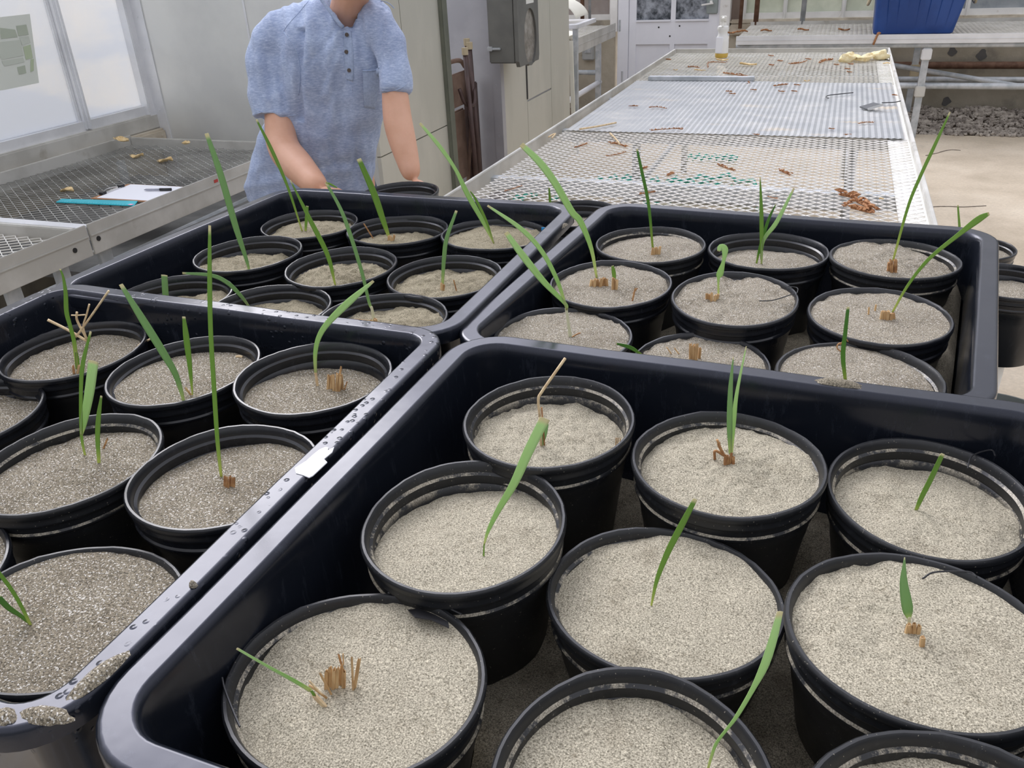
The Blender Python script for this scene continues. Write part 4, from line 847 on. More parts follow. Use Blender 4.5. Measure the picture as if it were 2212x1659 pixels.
LAB = {
'A1': 'far back-left pot with a low sand mound and two thin leaves', 'A2': 'back middle pot of the tray nearest the person, with one broad bright leaf', 'A3': 'back pot with a blue plant tag at its rim and a split arching leaf',
'A4': 'left pot with one long tapering leaf leaning left over cracked sand', 'A5': 'centre pot of the far left tray with a steep crumbled sand bank', 'A6': 'pot with a single upright leaf out of a straw stub beside a thin stick',
'A7': 'deep pot in the near left corner of the far tray with a short cut leaf', 'A8': 'pot with a leaf arching over to the left, behind the left tray', 'A9': 'pot with a long thin leaf on a white stem and straw at its foot',
'B1': 'back left pot of the right tray with a needle-thin olive leaf', 'B2': 'back middle pot of the right tray with three fanning leaves', 'B3': 'back right pot with one long leaf rising from a fat straw stub',
'B4': 'pot with a broad arching leaf behind a row of straw stubs and yellow shoot', 'B5': 'centre pot of the right tray with a small curled leaf', 'B6': 'pot with a leaf leaning right over a cluster of straw stubs beside the tray edge',
'B7': 'pot with two arching leaves joined on a white stem', 'B8': 'pot with upright pale straws and a short leaf over its rim', 'B9': 'pot with one short dark upright leaf beside a curled brown scrap',
'C1': 'wet sand pot with criss-crossed dry stalks around two leaves', 'C2': 'wet sand pot with a leaning leaf and a shorter upright leaf', 'C3': 'pot with a bent arching leaf and a clump of broken straw stubs',
'C4': 'deep pot cut by the left edge of the photo, with bare wet sand', 'C5': 'wet sand pot with a wide pale cut leaf and a small shoot', 'C6': 'pot with the tallest thin straight leaf beside the torn white label',
'C7': 'small visible piece of a pot at the left edge above the nearest left pot', 'C8': 'nearest left pot filled to the rim with wet sand, two leaves at the left',
'D1': 'pot with a kinked dry straw and a tiny green shoot', 'D2': 'pot with two upright leaves from a broken straw stub, middle back of the front tray', 'D3': 'deep pot with a short rolled leaf at the right edge',
'D4': 'double-rimmed pot with a wide pale leaf leaning right', 'D5': 'full pot in the middle of the front tray with one leaf leaning right', 'D6': 'full pot with a spear-shaped grey-green leaf above cut stubs',
'D7': 'foreground pot with a low green stalk lying left and splintered straw stubs', 'D8': 'foreground pot at the bottom middle with a long drooping pale leaf', 'D9': 'bare sand pot cut off at the bottom right corner',
'E1': 'pot half hidden behind the far right tray, beyond the larger white-pail pot', 'E2': 'pot standing in a white pail right of the trays', 'F1': 'pot held by the person behind the far left tray', 'F2': 'pot glimpsed through the gap between the two far trays'}
GRP = {'A': 'pots in the tray nearest the person', 'B': 'pots in the far right tray', 'C': 'pots in the wet left tray', 'D': 'pots in the front right tray', 'E': 'pots beside the trays', 'F': 'pots behind the trays'}
T = {}
for k in POTS:
    bz = TZ[k[0]]-.2 if k[0] in TZ else {'E1': .473, 'E2': .641, 'F1': BZ, 'F2': BZ}[k]
    if k in ('E1', 'E2', 'F1', 'F2'): SP[k] = (0, 0, .004, 'sand_pale', .003)
    T[k] = make_pot(k, bz, LAB[k], GRP[k[0]])
B = lambda k, pts, wid, m='leaf', **kw: blade(T[k], pts, wid, m, **kw)
# ---- tray A
B('A1', [(660,499),(662,470),(664,445)], [4,6,5], 'leaf'); B('A1', [(653,500),(622,405),(587,324),(554,258)], [3,6,8,4], 'leaf', lean=.3)
B('A2', [(840,511),(827,474),(807,416),(775,343)], [5,11,13,9], 'leaf'); cluster(T['A2'], 838, 506, 852, 520, 3, seed=3); stub(T['A2'], 806, 515, 786, 483, 3, 'straw_brown')
B('A3', [(1067,526),(1044,480),(1009,418),(985,368),(951,318),(907,266)], [2,8,10,7,8,5], 'leaf_pale'); B('A3', [(1067,526),(1050,477),(1029,433),(1015,412)], [2,5,5,2])
B('A4', [(539,587),(532,560),(509,489),(477,378),(446,288)], [3,7,12,13,8], 'leaf_blue')
B('A5', [(724,615),(708,552),(672,479),(627,389)], [3,9,9,2]); 
B('A6', [(956,612),(959,560),(965,515),(986,455)], [5,8,8,5], 'leaf_blue'); cluster(T['A6'], 951, 611, 961, 629, 2, seed=6); stub(T['A6'], 986, 628, 980, 605, 3, 'straw_brown')
B('A7', [(362,668),(358,641),(355,594)], [11,12,12], 'leaf_blue', base=(362,668)); B('A8', [(540,665),(520,639),(493,612),(457,595),(394,590)], [3,8,9,8,4], 'leaf_blue')
B('A9', [(804,668),(797,652),(782,589),(756,505),(735,450),(704,394)], [5,6,7,8,7,5], 'leaf_blue', base=(808,696)); B('A9', [(808,698),(806,680),(802,662)], [6,6,5], 'stem_white', fold=.8); B('A9', [(704,394),(716,399),(729,406)], [3,4,2], 'leaf', base=(808,696))
cluster(T['A9'], 800, 688, 816, 702, 3, seed=9); straw(T['A9'], [(800,694),(775,691),(748,690)], 3, 'straw_brown')
# ---- tray B
B('B1', [(1410,536),(1401,442),(1387,373),(1376,322)], [4,6,6,4], 'leaf_dark'); cluster(T['B1'], 1406, 533, 1427, 552, 4, seed=11)
B('B2', [(1645,570),(1645,540),(1645,472),(1642,382)], [3,6,8,2]); B('B2', [(1634,569),(1643,530),(1660,475),(1676,441)], [3,6,6,2], 'leaf_dark'); B('B2', [(1645,570),(1647,530),(1656,508),(1678,479),(1715,407)], [3,5,8,9,4], 'leaf_pale')
B('B3', [(1929,563),(1961,448),(1987,383),(2020,312),(2052,242)], [4,6,7,7,3], 'leaf'); cluster(T['B3'], 1916, 560, 1937, 588, 3, 'straw_brown', seed=13)
B('B4', [(1289,600),(1277,536),(1254,479),(1235,457),(1200,397),(1167,352),(1126,312)], [4,8,12,13,14,14,10], 'leaf_pale'); cluster(T['B4'], 1274, 599, 1314, 620, 6, seed=14)
B('B4', [(1327,606),(1326,590),(1323,574)], [5,8,5], 'leaf'); cluster(T['B4'], 1320, 600, 1333, 625, 2, seed=15); stub(T['B4'], 1366, 650, 1372, 624, 4, 'straw_brown'); stub(T['B4'], 1368, 634, 1377, 622, 3, 'straw_brown')
B('B5', [(1552,640),(1552,604),(1555,592),(1563,564),(1566,540),(1557,534),(1552,543)], [4,5,14,7,13,13,6], 'leaf_pale', base=(1552,640)); cluster(T['B5'], 1524, 632, 1552, 651, 5, seed=16)
B('B6', [(1928,674),(1962,615),(2007,559),(2069,508),(2112,475),(2137,461)], [4,6,8,10,15,7], 'leaf'); cluster(T['B6'], 1900, 671, 1934, 692, 5, seed=17); stub(T['B6'], 1876, 679, 1877, 664, 4); stub(T['B6'], 1890, 671, 1892, 659, 4)
B('B7', [(1224,668),(1220,655),(1175,609),(1130,553),(1093,502)], [5,7,12,14,9], 'leaf_pale', base=(1232,728)); B('B7', [(1225,670),(1203,604),(1169,541),(1124,493),(1053,444)], [4,8,9,9,4], 'leaf_pale', base=(1232,728))
B('B7', [(1232,728),(1228,700),(1223,666)], [7,6,5], 'stem_white', fold=.8); straw(T['B7'], [(1228,722),(1240,727),(1256,725)], 4, 'straw_brown'); straw(T['B7'], [(1236,728),(1246,722),(1254,719)], 3, 'straw_brown')
B('B8', [(1387,767),(1362,751),(1331,742)], [4,8,4], 'leaf_dark', base=(1400,775)); cluster(T['B8'], 1489, 741, 1513, 779, 4, seed=18); stub(T['B8'], 1450, 764, 1440, 750, 3); stub(T['B8'], 1467, 765, 1457, 752, 3); 
B('B9', [(1826,822),(1821,768),(1826,717),(1832,663)], [6,9,8,6], 'leaf_dark', base=(1826,822)); straw(T['B9'], [(1818,760),(1808,752),(1812,742),(1824,742),(1824,750)], 3, 'straw_brown', base=(1818,760)); straw(T['B9'], [(1814,745),(1826,733),(1832,738)], 3, 'straw_brown', base=(1818,760))
# ---- tray C
B('C1', [(166,797),(161,743),(153,709),(144,675),(142,634),(137,600),(130,581)], [5,8,8,9,8,5,3], 'leaf'); B('C1', [(168,797),(167,778),(165,760)], [8,8,5], 'leaf')
for p_, w_ in (([(188,737),(145,712),(103,691)], 6), ([(164,728),(196,684),(235,628)], 5), ([(188,735),(180,706),(187,680),(193,657)], 4), ([(188,733),(167,693),(166,674)], 5), ([(154,681),(170,681),(184,680)], 3), ([(301,757),(300,746),(330,730)], 5), ([(166,795),(158,760),(160,745)], 4)):
    straw(T['C1'], p_, w_, base=(185,745) if p_[0][0] < 200 else (300,757))
stub(T['C1'], 160, 806, 158, 790, 5, 'straw_brown'); stub(T['C1'], 168, 806, 171, 790, 5, 'straw')
B('C2', [(397,866),(381,813),(354,764),(310,693),(261,614)], [5,12,16,16,8], 'leaf_blue'); B('C2', [(416,853),(410,790),(403,733),(397,684)], [2,9,12,6]); stub(T['C2'], 413, 853, 401, 838, 5, 'straw'); straw(T['C2'], [(510,771),(516,770),(524,771)], 6, 'straw_pale')
B('C3', [(682,808),(681,765),(689,728),(709,697),(753,653),(807,607)], [5,8,10,12,14,5], 'leaf_pale'); stub(T['C3'], 686, 833, 682, 807, 6, 'straw_pale')
cluster(T['C3'], 706, 806, 742, 845, 6, seed=21); stub(T['C3'], 744, 842, 750, 824, 3, 'straw_brown'); stub(T['C3'], 729, 835, 737, 794, 5, 'straw')
B('C5', [(184,983),(176,940),(175,848),(179,786),(196,716)], [4,6,7,8,4], 'leaf'); B('C5', [(176,940),(182,908),(193,848),(202,780)], [5,13,18,19], 'leaf_pale', base=(184,983)); B('C5', [(214,1000),(211,946),(213,901),(219,855)], [6,9,9,4], 'leaf'); stub(T['C5'], 224, 968, 232, 948, 4, 'straw_brown')
B('C6', [(478,1030),(470,954),(463,848),(455,711),(453,600),(453,487)], [5,8,9,9,9,5], 'leaf'); cluster(T['C6'], 482, 1028, 507, 1054, 7, 'straw_brown', seed=23)
B('C8', [(66,1350),(46,1309),(24,1272),(0,1240),(-20,1215)], [6,8,9,9,5], 'leaf'); B('C8', [(64,1346),(46,1331),(18,1312),(-5,1288)], [6,10,14,14], 'leaf_dark')
# ---- tray D
straw(T['D1'], [(1169,963),(1166,900)], 6, 'straw_pale'); straw(T['D1'], [(1166,900),(1163,863),(1172,844),(1221,774)], 6, 'straw_pale', base=(1169,963)); straw(T['D1'], [(1176,962),(1170,880)], 4, 'straw_brown', base=(1172,963))
B('D1', [(1170,963),(1176,940),(1182,914)], [4,9,6], 'leaf_blue')
for x in (1330, 1334, 1339): stub(T['D1'], x, 970, x+1, 946, 2.5, 'straw')
B('D2', [(1578,980),(1576,918),(1578,839),(1584,771)], [6,11,9,2], 'leaf_blue'); B('D2', [(1580,980),(1585,910),(1592,847),(1612,748)], [5,9,7,2], 'leaf_pale')
cluster(T['D2'], 1564, 979, 1587, 1004, 4, 'straw_brown', seed=31); straw(T['D2'], [(1573,999),(1560,975),(1549,950)], 6, 'straw_brown'); straw(T['D2'], [(1566,985),(1545,974),(1544,992)], 6, 'straw_brown', base=(1566,992)); straw(T['D2'], [(1560,980),(1551,960),(1556,956)], 4, 'straw_brown', base=(1566,992))
B('D3', [(1979,1102),(1990,1076),(2010,1036),(2036,981)], [6,11,12,10], 'leaf', fold=.9)
B('D4', [(1046,1176),(1054,1148),(1077,1101),(1111,1043),(1141,976),(1177,904)], [3,7,12,17,20,21], 'leaf_pale', base=(1045,1201)); B('D4', [(1045,1201),(1045,1190),(1046,1174)], [4,3,3], 'leaf')
B('D5', [(1407,1308),(1419,1253),(1442,1194),(1470,1139),(1502,1078)], [3,8,12,13,9], 'leaf', lean=.2)
B('D6', [(1964,1337),(1960,1312),(1952,1257),(1954,1204)], [7,21,15,2], 'leaf_blue', base=(1963,1346)); B('D6', [(1963,1350),(1964,1342),(1964,1334)], [7,7,6], 'stem_white', fold=.8); cluster(T['D6'], 1954, 1343, 1987, 1371, 4, seed=36); stub(T['D6'], 1991, 1395, 1993, 1376, 12, 'straw')
B('D7', [(672,1492),(631,1468),(574,1437),(512,1401)], [8,8,6,5], 'leaf_pale', base=(701,1524), lean=-.5, fold=.9); B('D7', [(680,1504),(672,1491)], [6,6], 'leaf', base=(701,1524)); stub(T['D7'], 701, 1524, 679, 1502, 11, 'straw_pale')
straw(T['D7'], [(706,1508),(668,1480)], 5, 'straw', base=(706,1510)); straw(T['D7'], [(704,1508),(686,1490),(668,1471)], 4, 'straw_pale', base=(706,1510))
cluster(T['D7'], 700, 1438, 747, 1488, 6, seed=37); stub(T['D7'], 716, 1500, 692, 1455, 5); stub(T['D7'], 738, 1436, 732, 1415, 5, 'straw_brown'); stub(T['D7'], 742, 1435, 741, 1412, 3); stub(T['D7'], 763, 1490, 760, 1424, 5, 'straw'); stub(T['D7'], 766, 1485, 776, 1424, 8, 'straw')
B('D8', [(1529,1662),(1537,1633),(1548,1604),(1570,1575),(1592,1546),(1625,1490),(1651,1438),(1670,1380),(1685,1321)], [5,6,7,7,9,11,18,17,12], 'leaf_pale', base=(1520,1700), fold=.25)
B('D8', [(1520,1700),(1529,1662)], [6,5], 'leaf'); 
B('E1', [(2074,560),(2073,500),(2069,443)], [4,5,3], 'leaf'); B('F2', [(1189,480),(1188,435),(1186,405)], [4,5,3], 'leaf')
# tags and pot labels
q = MB(); b = at(1172, 500, .963); q.box((b.x-.002, b.y-.001, .94), (b.x+.011, b.y+.0005, .972)); q.build('plant_tag', M['blue_tag'], T['A3'])
def band(k, px0, px1, z0, z1, m):      # a label wrapped round the pot wall
    cx, cy, cz, qq, _ = POTS[k]; q = MB(); v = []; n = 8
    a0 = math.atan2(at(px0[0], px0[1], cz-.1).y-cy, at(px0[0], px0[1], cz-.1).x-cx); a1 = a0+px1
    for i in range(n+1):
        a = a0+(a1-a0)*i/n
        for z in (z0, z1): r = .0955-.0125*(-z-.073)/(cz-(TZ[k[0]]-.2)-.077)+.0008; v.append((cx+r*qq*math.cos(a), cy+r/qq*math.sin(a), cz+z))
    q.add(v, [(2*i, 2*i+2, 2*i+3, 2*i+1) for i in range(n)]); o = q.build('pot_label', M['yellow_tag'], T[k]); 
band('D7', (990,1640), .5, -.128, -.084, 'yellow_tag'); band('C2', (238,880), .35, -.085, -.07, 'yellow_tag')
# torn rim strips
for k, l in (('D7', [(480,1464),(486,1490),(505,1540),(518,1570)]), ('D7', [(838,1280),(900,1290),(950,1305),(998,1327)]), ('D3', [(2090,1012),(2100,985),(2140,972),(2150,985)]), ('B5', [(1640,650),(1672,648),(1716,634)]), ('B5', [(1702,618),(1722,622),(1722,633)]), ('D6', [(1993,1250),(2020,1236),(2090,1235),(2110,1246)])):
    c = POTS[k]; q = MB(); q.tube(cr([at(x, y, c[2]+.003) for x, y in l], 20), .0009, 5); q.build('plastic_shred', M['black_plastic'], T[k])
# torn slumped flap inside the foreground pot
q = MB(); z = POTS['D7'][2]-.004; q.add([at(x, y, z+.002*i) for i, (x, y) in enumerate([(881,1319),(905,1316),(940,1330),(968,1345),(970,1358),(930,1340),(896,1335)])], [tuple(range(7))]); o = q.build('plastic_flap', M['black_plastic'], T['D7']); o.modifiers.new('s', 'SOLIDIFY').thickness = .001

# white pail under the right-hand pot, grey tub beside it
def pail(name, cx, cy, z0, z1, r0, r1, m, label, cat, bail=True):
    t = thing(name, (cx, cy, z0), label, cat); q = MB()
    q.lathe([(0, z0), (r0-.002, z0), (r0, z0+.004), (r1, z1-.02), (r1+.004, z1-.018), (r1+.005, z1), (r1-.001, z1+.001), (r1-.003, z1-.01), (r0-.004, z0+.008), (0, z0+.008)], (cx, cy, 0), 48)
    o = q.build('pail_wall', M[m], t, smooth=True); fix_normals(o); o.data.set_sharp_from_angle(angle=math.radians(40)); return t
P2 = POTS['E2']; pail('white_pail', P2[0]-.035, P2[1]-.01, 0., .645, .058, .066, 'white_plastic', 'white plastic pail under the pot right of the trays', 'pail')
P1 = POTS['E1']; pail('white_pail', P1[0], P1[1], 0., .50, .088, .101, 'white_plastic', 'white pail under the farther pot beyond the right tray', 'pail')
c = at(2185, 856, .56); pail('grey_tub', c.x-.045, c.y-.13, 0.0, .56, .11, .135, 'lime', 'round grey tub on the floor right of the trays', 'tub')
# ================================================================== small things on the benches
def slab(name, pts, z, th, m, label, cat, bev=.0008):
    P = [at(x, y, z) for x, y in pts]; n = len(P); q = MB(); c = sum(P, Vector())/n
    q.add([p for p in P]+[p+Vector((0,0,th)) for p in P], [tuple(range(n-1,-1,-1)), tuple(range(n, 2*n))]+[(i, (i+1) % n, (i+1) % n+n, i+n) for i in range(n)])
    o = fix_normals(q.build(name, m, origin=tuple(c)))
    if bev: bevel(o, bev)
    return tag(o, label, cat)
# clipboard: straight board running right behind the rail
CZ = BZ-.020
c0, c1 = at(197,430,CZ), at(276,399,CZ); ex = (at(480,397,CZ)-c1); ex = Vector((1,.02,0)).normalized(); ey = (c1-c0).normalized()
cbd = thing('clipboard', tuple(c0), 'brown hardboard clipboard with white paper on the left bench', 'clipboard')
def para(name, o, u, w, Lu, Lw, th, m, parent, z=0):
    q = MB(); P = [o, o+u*Lu, o+u*Lu+w*Lw, o+w*Lw]; up = Vector((0,0,1)); q.add([p+up*z for p in P]+[p+up*(z+th) for p in P], [(3,2,1,0),(4,5,6,7)]+[(i,(i+1)%4,(i+1)%4+4,i+4) for i in range(4)]); return fix_normals(q.build(name, m, parent))
Lw = (c1-c0).length; Lu = min(.315, LB1-.03-max(c0.x, c1.x))
para('board', c0, ex, ey, Lu, Lw, .003, M['hardboard'], cbd); para('paper', c0+ex*.02+ey*.008, ex, ey, Lu-.03, Lw-.014, .001, M['paper'], cbd, z=.0032)
q = MB(); k0 = c0+ey*(Lw*.25)+ex*.012+Vector((0,0,.006)); k1 = c0+ey*(Lw*.75)+ex*.012+Vector((0,0,.006)); q.bar(k0, k1, .014, .003); q.tube(cr([k0+Vector((0,0,.002)), (k0+k1)/2+ex*-.022+Vector((0,0,.004)), k1+Vector((0,0,.002))], 12), .0015, 6); q.build('clip', M['chrome'], cbd)
for k_ in (k0, k1): q = MB(); q.box(k_-Vector((.009,.012,.002)), k_+Vector((.009,.012,.007))); bevel(q.build('clip_corner', M['black_plastic'], cbd), .002)
pa, pb = at(311,410,CZ+.01), at(370,409,CZ+.01); pb = pb if pb.x < LB1-.03 else pa.lerp(pb, (LB1-.03-pa.x)/(pb.x-pa.x)); pm = pa.lerp(pb, .58); pen = thing('pen', tuple(pa), 'black-capped clear pen lying on the clipboard paper', 'pen')
q = MB(); q.tube([pa, pa.lerp(pm,.15), pm], [.001,.004,.004], 8); q.build('barrel', mat('smoky_pen_barrel', (.35,.36,.42), .2), pen, smooth=True)
q = MB(); q.tube([pm, pb], .0052, 8); q.build('cap', M['black_plastic'], pen, smooth=True)
r0, r1 = at(121,437,CZ), at(298,446,CZ); r2, r3 = at(133,431,CZ), at(298,435,CZ)
ru = slab('ruler', [(121,438),(290,446),(298,435.5),(133,431)], CZ, .003, M['teal'], 'teal plastic ruler lying on the left bench beside the clipboard', 'ruler')
ORG[ru.name] = ru.location.copy(); 
q = MB(); c = at(283,442,CZ+.0035); q.box(c-Vector((.008,.006,0)), c+Vector((.008,.006,.001))); q.build('sticker', M['pink'], ru)
q = MB()
for i in range(30): p = r0.lerp(r1, (i+.7)/31)+Vector((0,.002,.0031)); q.box(p-Vector((.0004,0,0)), p+Vector((.0004,.005 if i % 5 else .009,.0003)))
q.build('graduation', M['black_plastic'], ru)
# dry leaves and debris
def leaf_bit(name, px, py, lpx, ang, z, m, label, cat, group, curl=.3, seed=0, hw=.38):
    c = at(px, py, z); L = lpx*mpp(c); q = MB(); v = []; f = []; n, k = 12, 4
    for i in range(n+1):
        t = i/n; w = L*hw*math.sin(PI*min(1, t*1.05+.02))**.7*(1+.3*N3((t*3, seed, 0), 2))
        for j in range(k+1):
            s = j/k*2-1; x = (t-.5)*L; y = s*w*.5; zz = .003+curl*L*(.35*s*s+.18*math.sin(t*5+seed))+.004*N3((t*4, s*2, seed), 1.5)
            v.append(c+Vector((x*math.cos(ang)-y*math.sin(ang), x*math.sin(ang)+y*math.cos(ang), max(.0012, zz))))
    for i in range(n):
        for j in range(k): a = i*(k+1)+j; f.append((a, a+k+1, a+k+2, a+1))
    q.add(v, f); o = q.build(name, m, origin=tuple(c), smooth=True); sm = o.modifiers.new('s', 'SOLIDIFY'); sm.thickness = .0012; return tag(o, label, cat, group)
LL = [(310,389-88,32,.2,'dry tan leaf behind the left bench rail at the concrete ledge'),(264,305,34,.1,'largest dry curled leaf at the far left corner of the left bench'),(402,311,20,-1.2,'dry leaf standing against the far rail of the left bench'),
      (297,340,30,.25,'dry leaf in the middle of the left bench, left of another'),(358,350,36,.15,'dry leaf on the left bench, right of another'),(146,414,31,.2,'dry leaf on the left bench above the teal ruler')]
LL[0] = (219,298,32,.1,LL[0][4])
for i, (x, y, l, a, lb_) in enumerate(LL):
    leaf_bit('dry_leaf', x, y, l, a, BZ-.026 if i > 2 else BZ+.014, M['debris_pale'], lb_, 'leaf', 'dry leaves on the left bench', seed=i, curl=.42, hw=.85)
def catkin(pts, wpx, z, m, label, group, seed=1, name='plant_debris'):
    P = cr([at(x, y, z) for x, y in pts], 16); c = P[8]; q = MB(); r = random.Random(seed); k = wpx*mpp(c)*.5
    for i, p in enumerate(P):
        for _ in range(2):
            d = Vector((r.uniform(-1,1), r.uniform(-1,1), r.uniform(0,.7)))*k; s = k*r.uniform(.35,.8)
            rot = Matrix.Rotation(r.random()*6, 3, 'Z') @ Matrix.Rotation(r.random()*3, 3, 'X')
            q.add([p+d+Vector((0,0,s))+rot @ Vector((vx*1.6, vy*.7, vz*.6))*s for vx, vy, vz in ((1,0,0),(0,1,0),(-1,0,0),(0,-1,0),(0,0,1),(0,0,-1))], [(0,1,4),(1,2,4),(2,3,4),(3,0,4),(1,0,5),(2,1,5),(3,2,5),(0,3,5)])
    q.tube([p+Vector((0,0,k*.5)) for p in P], k*.35, 5)
    return tag(q.build(name, m, origin=tuple(c)), label, 'debris', group)
SH, FM, NM = 'dry debris on the ribbed sheet', 'dry debris on the far mesh', 'dry debris on the near mesh'
zs_, zm = BZ+.009, BZ
big = [([(1562,159),(1590,163),(1612,167),(1618,182)], 6, zm, 'long L-shaped brown catkin over the near edge of the far mesh', FM), ([(1529,147),(1530,137),(1545,135),(1568,136)], 4, zm, 'hooked brown catkin in front of the spray bottle', FM),
       ([(1486,146),(1498,145),(1510,147)], 4, zm, 'brown catkin left of the hooked one on the far mesh', FM), ([(1706,139),(1722,138),(1740,134)], 5, zm, 'brown catkin in the middle of the far mesh', FM), ([(1771,137),(1783,132),(1795,131)], 7, zm, 'orange-brown clump on the far mesh left of the yellow rag', FM),
       ([(1406,282+1),(1426,281),(1459,279),(1474,281)], 5, zs_, 'longest brown catkin near the front edge of the ribbed sheet', SH), ([(1402,233),(1420,232),(1438,235)], 4, zs_, 'thin brown catkin on the left half of the ribbed sheet', SH), ([(1360,230),(1378,230)], 4, zs_, 'short brown catkin left of the thin one on the ribbed sheet', SH),
       ([(1855,268),(1871,265),(1887,266)], 4, zs_, 'brown catkin on the right front of the ribbed sheet', SH), ([(1672,187),(1687,185),(1700,184)], 5, zs_, 'brown catkin at the far edge of the ribbed sheet', SH),
       ([(1240,320),(1256,316),(1268,311)], 5, zm, 'leftmost brown catkin on the near mesh', NM), ([(1318,311),(1335,313),(1352,319)], 7, zm, 'thick brown catkin at the far left of the near mesh', NM), ([(1310,338),(1335,334),(1352,329)], 4, zm, 'faint brown strand left of the middle on the near mesh', NM),
       ([(1552,358),(1567,364),(1586,370)], 7, zm, 'thick brown catkin in the middle of the near mesh', NM), ([(1686,370),(1694,374),(1706,380)], 8, zm, 'brown catkin right of the middle on the near mesh', NM), ([(1380,421),(1398,418),(1414,416)], 6, zm, 'orange catkin just behind the far right tray', NM),
       ([(1658,425),(1668,428),(1680,430)], 4, zm, 'small catkin behind the far right tray', NM), ([(1090,414),(1107,409),(1128,402)], 4, zm, 'pale orange strand on the near mesh close to the left rail', NM), ([(1388,366),(1397,363)], 6, zm, 'small brown bit on the near mesh behind the thin upright leaf', NM), ([(1443,381),(1449,378),(1455,376)], 7, zm, 'brown bit above the green hose', NM),
       ([(1823,293),(1830,293),(1838,292)], 5, zm, 'brown bit at the front edge of the ribbed sheet', NM)]
for i, (p, w, z, l, g) in enumerate(big): catkin(p, w, z, M['debris'], l, g, seed=i)
for i, (x, y, z) in enumerate(((1666,141,zm),(1685,132,zm),(1806,140,zm),(1830,149,zm),(1838,139,zm),(1666,121,zm),(1746,128,zm),(1444,129,zm),(1835,156,zm))):
    catkin([(x-5,y),(x+5,y+1)], 3.5, z, M['debris'], 'small dry brown crumb on the far mesh', 'small crumbs on the far mesh', seed=50+i)
for i, (x, y, z) in enumerate(((1722,184,zs_),(1628,194.5,zs_),(1582,203,zs_),(1716,197.5,zs_),(1688,198,zs_),(1933,206,zs_),(1796,278.5,zs_),(1575,198,zs_),(1634,291,zs_))):
    catkin([(x-6,y),(x+6,y+1)], 3.5, z, M['debris'], 'small dry brown crumb on the ribbed sheet', 'small crumbs on the ribbed sheet', seed=70+i)
heap = MB(); r = random.Random(5)
ho = tag(catkin([(1815,424),(1840,430),(1852,440),(1868,448),(1885,462)], 22, zm, M['debris'], 'big crumbly heap of dry brown plant matter behind the far right tray', NM, seed=99, name='debris_heap'), None)
catkin([(1838,452),(1860,457),(1880,462)], 16, zm, M['debris'], 'second crumbly heap touching the rim of the far right tray', NM, seed=98, name='debris_heap')
catkin([(1822,448),(1836,440)], 9, zm, M['debris'], 'small tuft beside the brown heap', NM, seed=97)
for x, y, l, lb_ in ((1459,152,9,'white petal-like flake at the left of the far mesh'),(1508,153,18,'yellowish dry husk left of the spray bottle'),(1520,153,9,'pale flake beside the yellowish husk'),(1560,131,26,'pale husk at the foot of the spray bottle'),(1616,141,36,'long pale husk right of the spray bottle'),(1743,176,12,'pale flake at the far edge of the ribbed sheet'),(1915,138,14,'orange flake at the far right of the far mesh'),(1904,431,10,'orange flake near the right rail of the near mesh')):
    leaf_bit('dry_husk', x, y, l, .1, zm+.003, M['debris_pale'], lb_, 'husk', 'dry husks on the middle bench', curl=.25, seed=x)
def stick(pts, r, z, m, label, name='dry_twig', cat='twig'):
    P = [at(x, y, z) for x, y in pts]; q = MB(); q.tube(cr(P, 12), r, 6); return tag(q.build(name, m, origin=tuple(P[0]), smooth=True), label, cat)
stick([(1252,279),(1290,273),(1331,265)], .004, BZ+.014, M['straw_pale'], 'pale straight twig near the left front of the ribbed sheet')
stick([(1318,288),(1330,300),(1339,312)], .004, BZ+.006, M['straw_pale'], 'pale forked straw at the far edge of the near mesh')
stick([(1185,296),(1193,291),(1200,289),(1192,298)], .003, BZ+.012, M['straw_pale'], 'curled pale straw against the left rail')
stick([(1843,200),(1815,203),(1790,206),(1784,210),(1790,212)], .0022, BZ+.014, M['black_plastic'], 'thin hooked wire on the ribbed sheet', 'wire', 'wire')
stick([(1905,222),(1930,221),(1947,218)], .0022, BZ+.014, M['black_plastic'], 'short wire between the metal plate and the right rail', 'wire', 'wire')
pl = thing('metal_plate', tuple(at(1885,230,BZ+.01)), 'small dark metal plate tilted on the ribbed sheet', 'metal plate')
q = MB(); P = [at(1857,230,BZ+.012), at(1874,236,BZ+.012), at(1908,226,BZ+.03), at(1887,221,BZ+.032)]; q.add(P+[p+Vector((0,0,-.004)) for p in P], [(0,1,2,3),(7,6,5,4)]+[(i,(i+1)%4,(i+1)%4+4,i+4) for i in range(4)]); fix_normals(q.build('plate', M['plate'], pl))
q = MB(); q.bar(P[1], P[2], .006, .008); q.bar(P[1]+Vector((0,0,-.01)), P[2]+Vector((0,0,-.03)), .004, .006); q.build('bent_edge', M['chrome'], pl)
# yellow rag twisted in the middle
rp_ = [at(x, y, BZ+.02) for x, y in ((1828,128),(1840,123),(1862,127),(1880,121),(1896,118),(1905,122))]; q = MB(); P = cr(rp_, 26); v = []; n = 22
for i, p in enumerate(P):
    t = i/25; d = (P[min(i+1,25)]-P[max(i-1,0)]).normalized(); s = d.cross(Vector((0,0,1))).normalized(); R0 = .030*(1.15-.75*math.sin(PI*t))+.012*math.sin(t*9)**2
    for k in range(n):
        a = 2*PI*k/n; rr = R0*(1+.28*math.sin(4*a+t*14)+.2*N3((math.cos(a), math.sin(a), t*4), 2.5)); v.append(p+s*math.cos(a)*rr*1.2+Vector((0,0,max(-.018, math.sin(a)*rr*.75))))
f = [(i*n+k, i*n+(k+1) % n, (i+1)*n+(k+1) % n, (i+1)*n+k) for i in range(25) for k in range(n)]+[tuple(range(n-1,-1,-1)), tuple(25*n+k for k in range(n))]
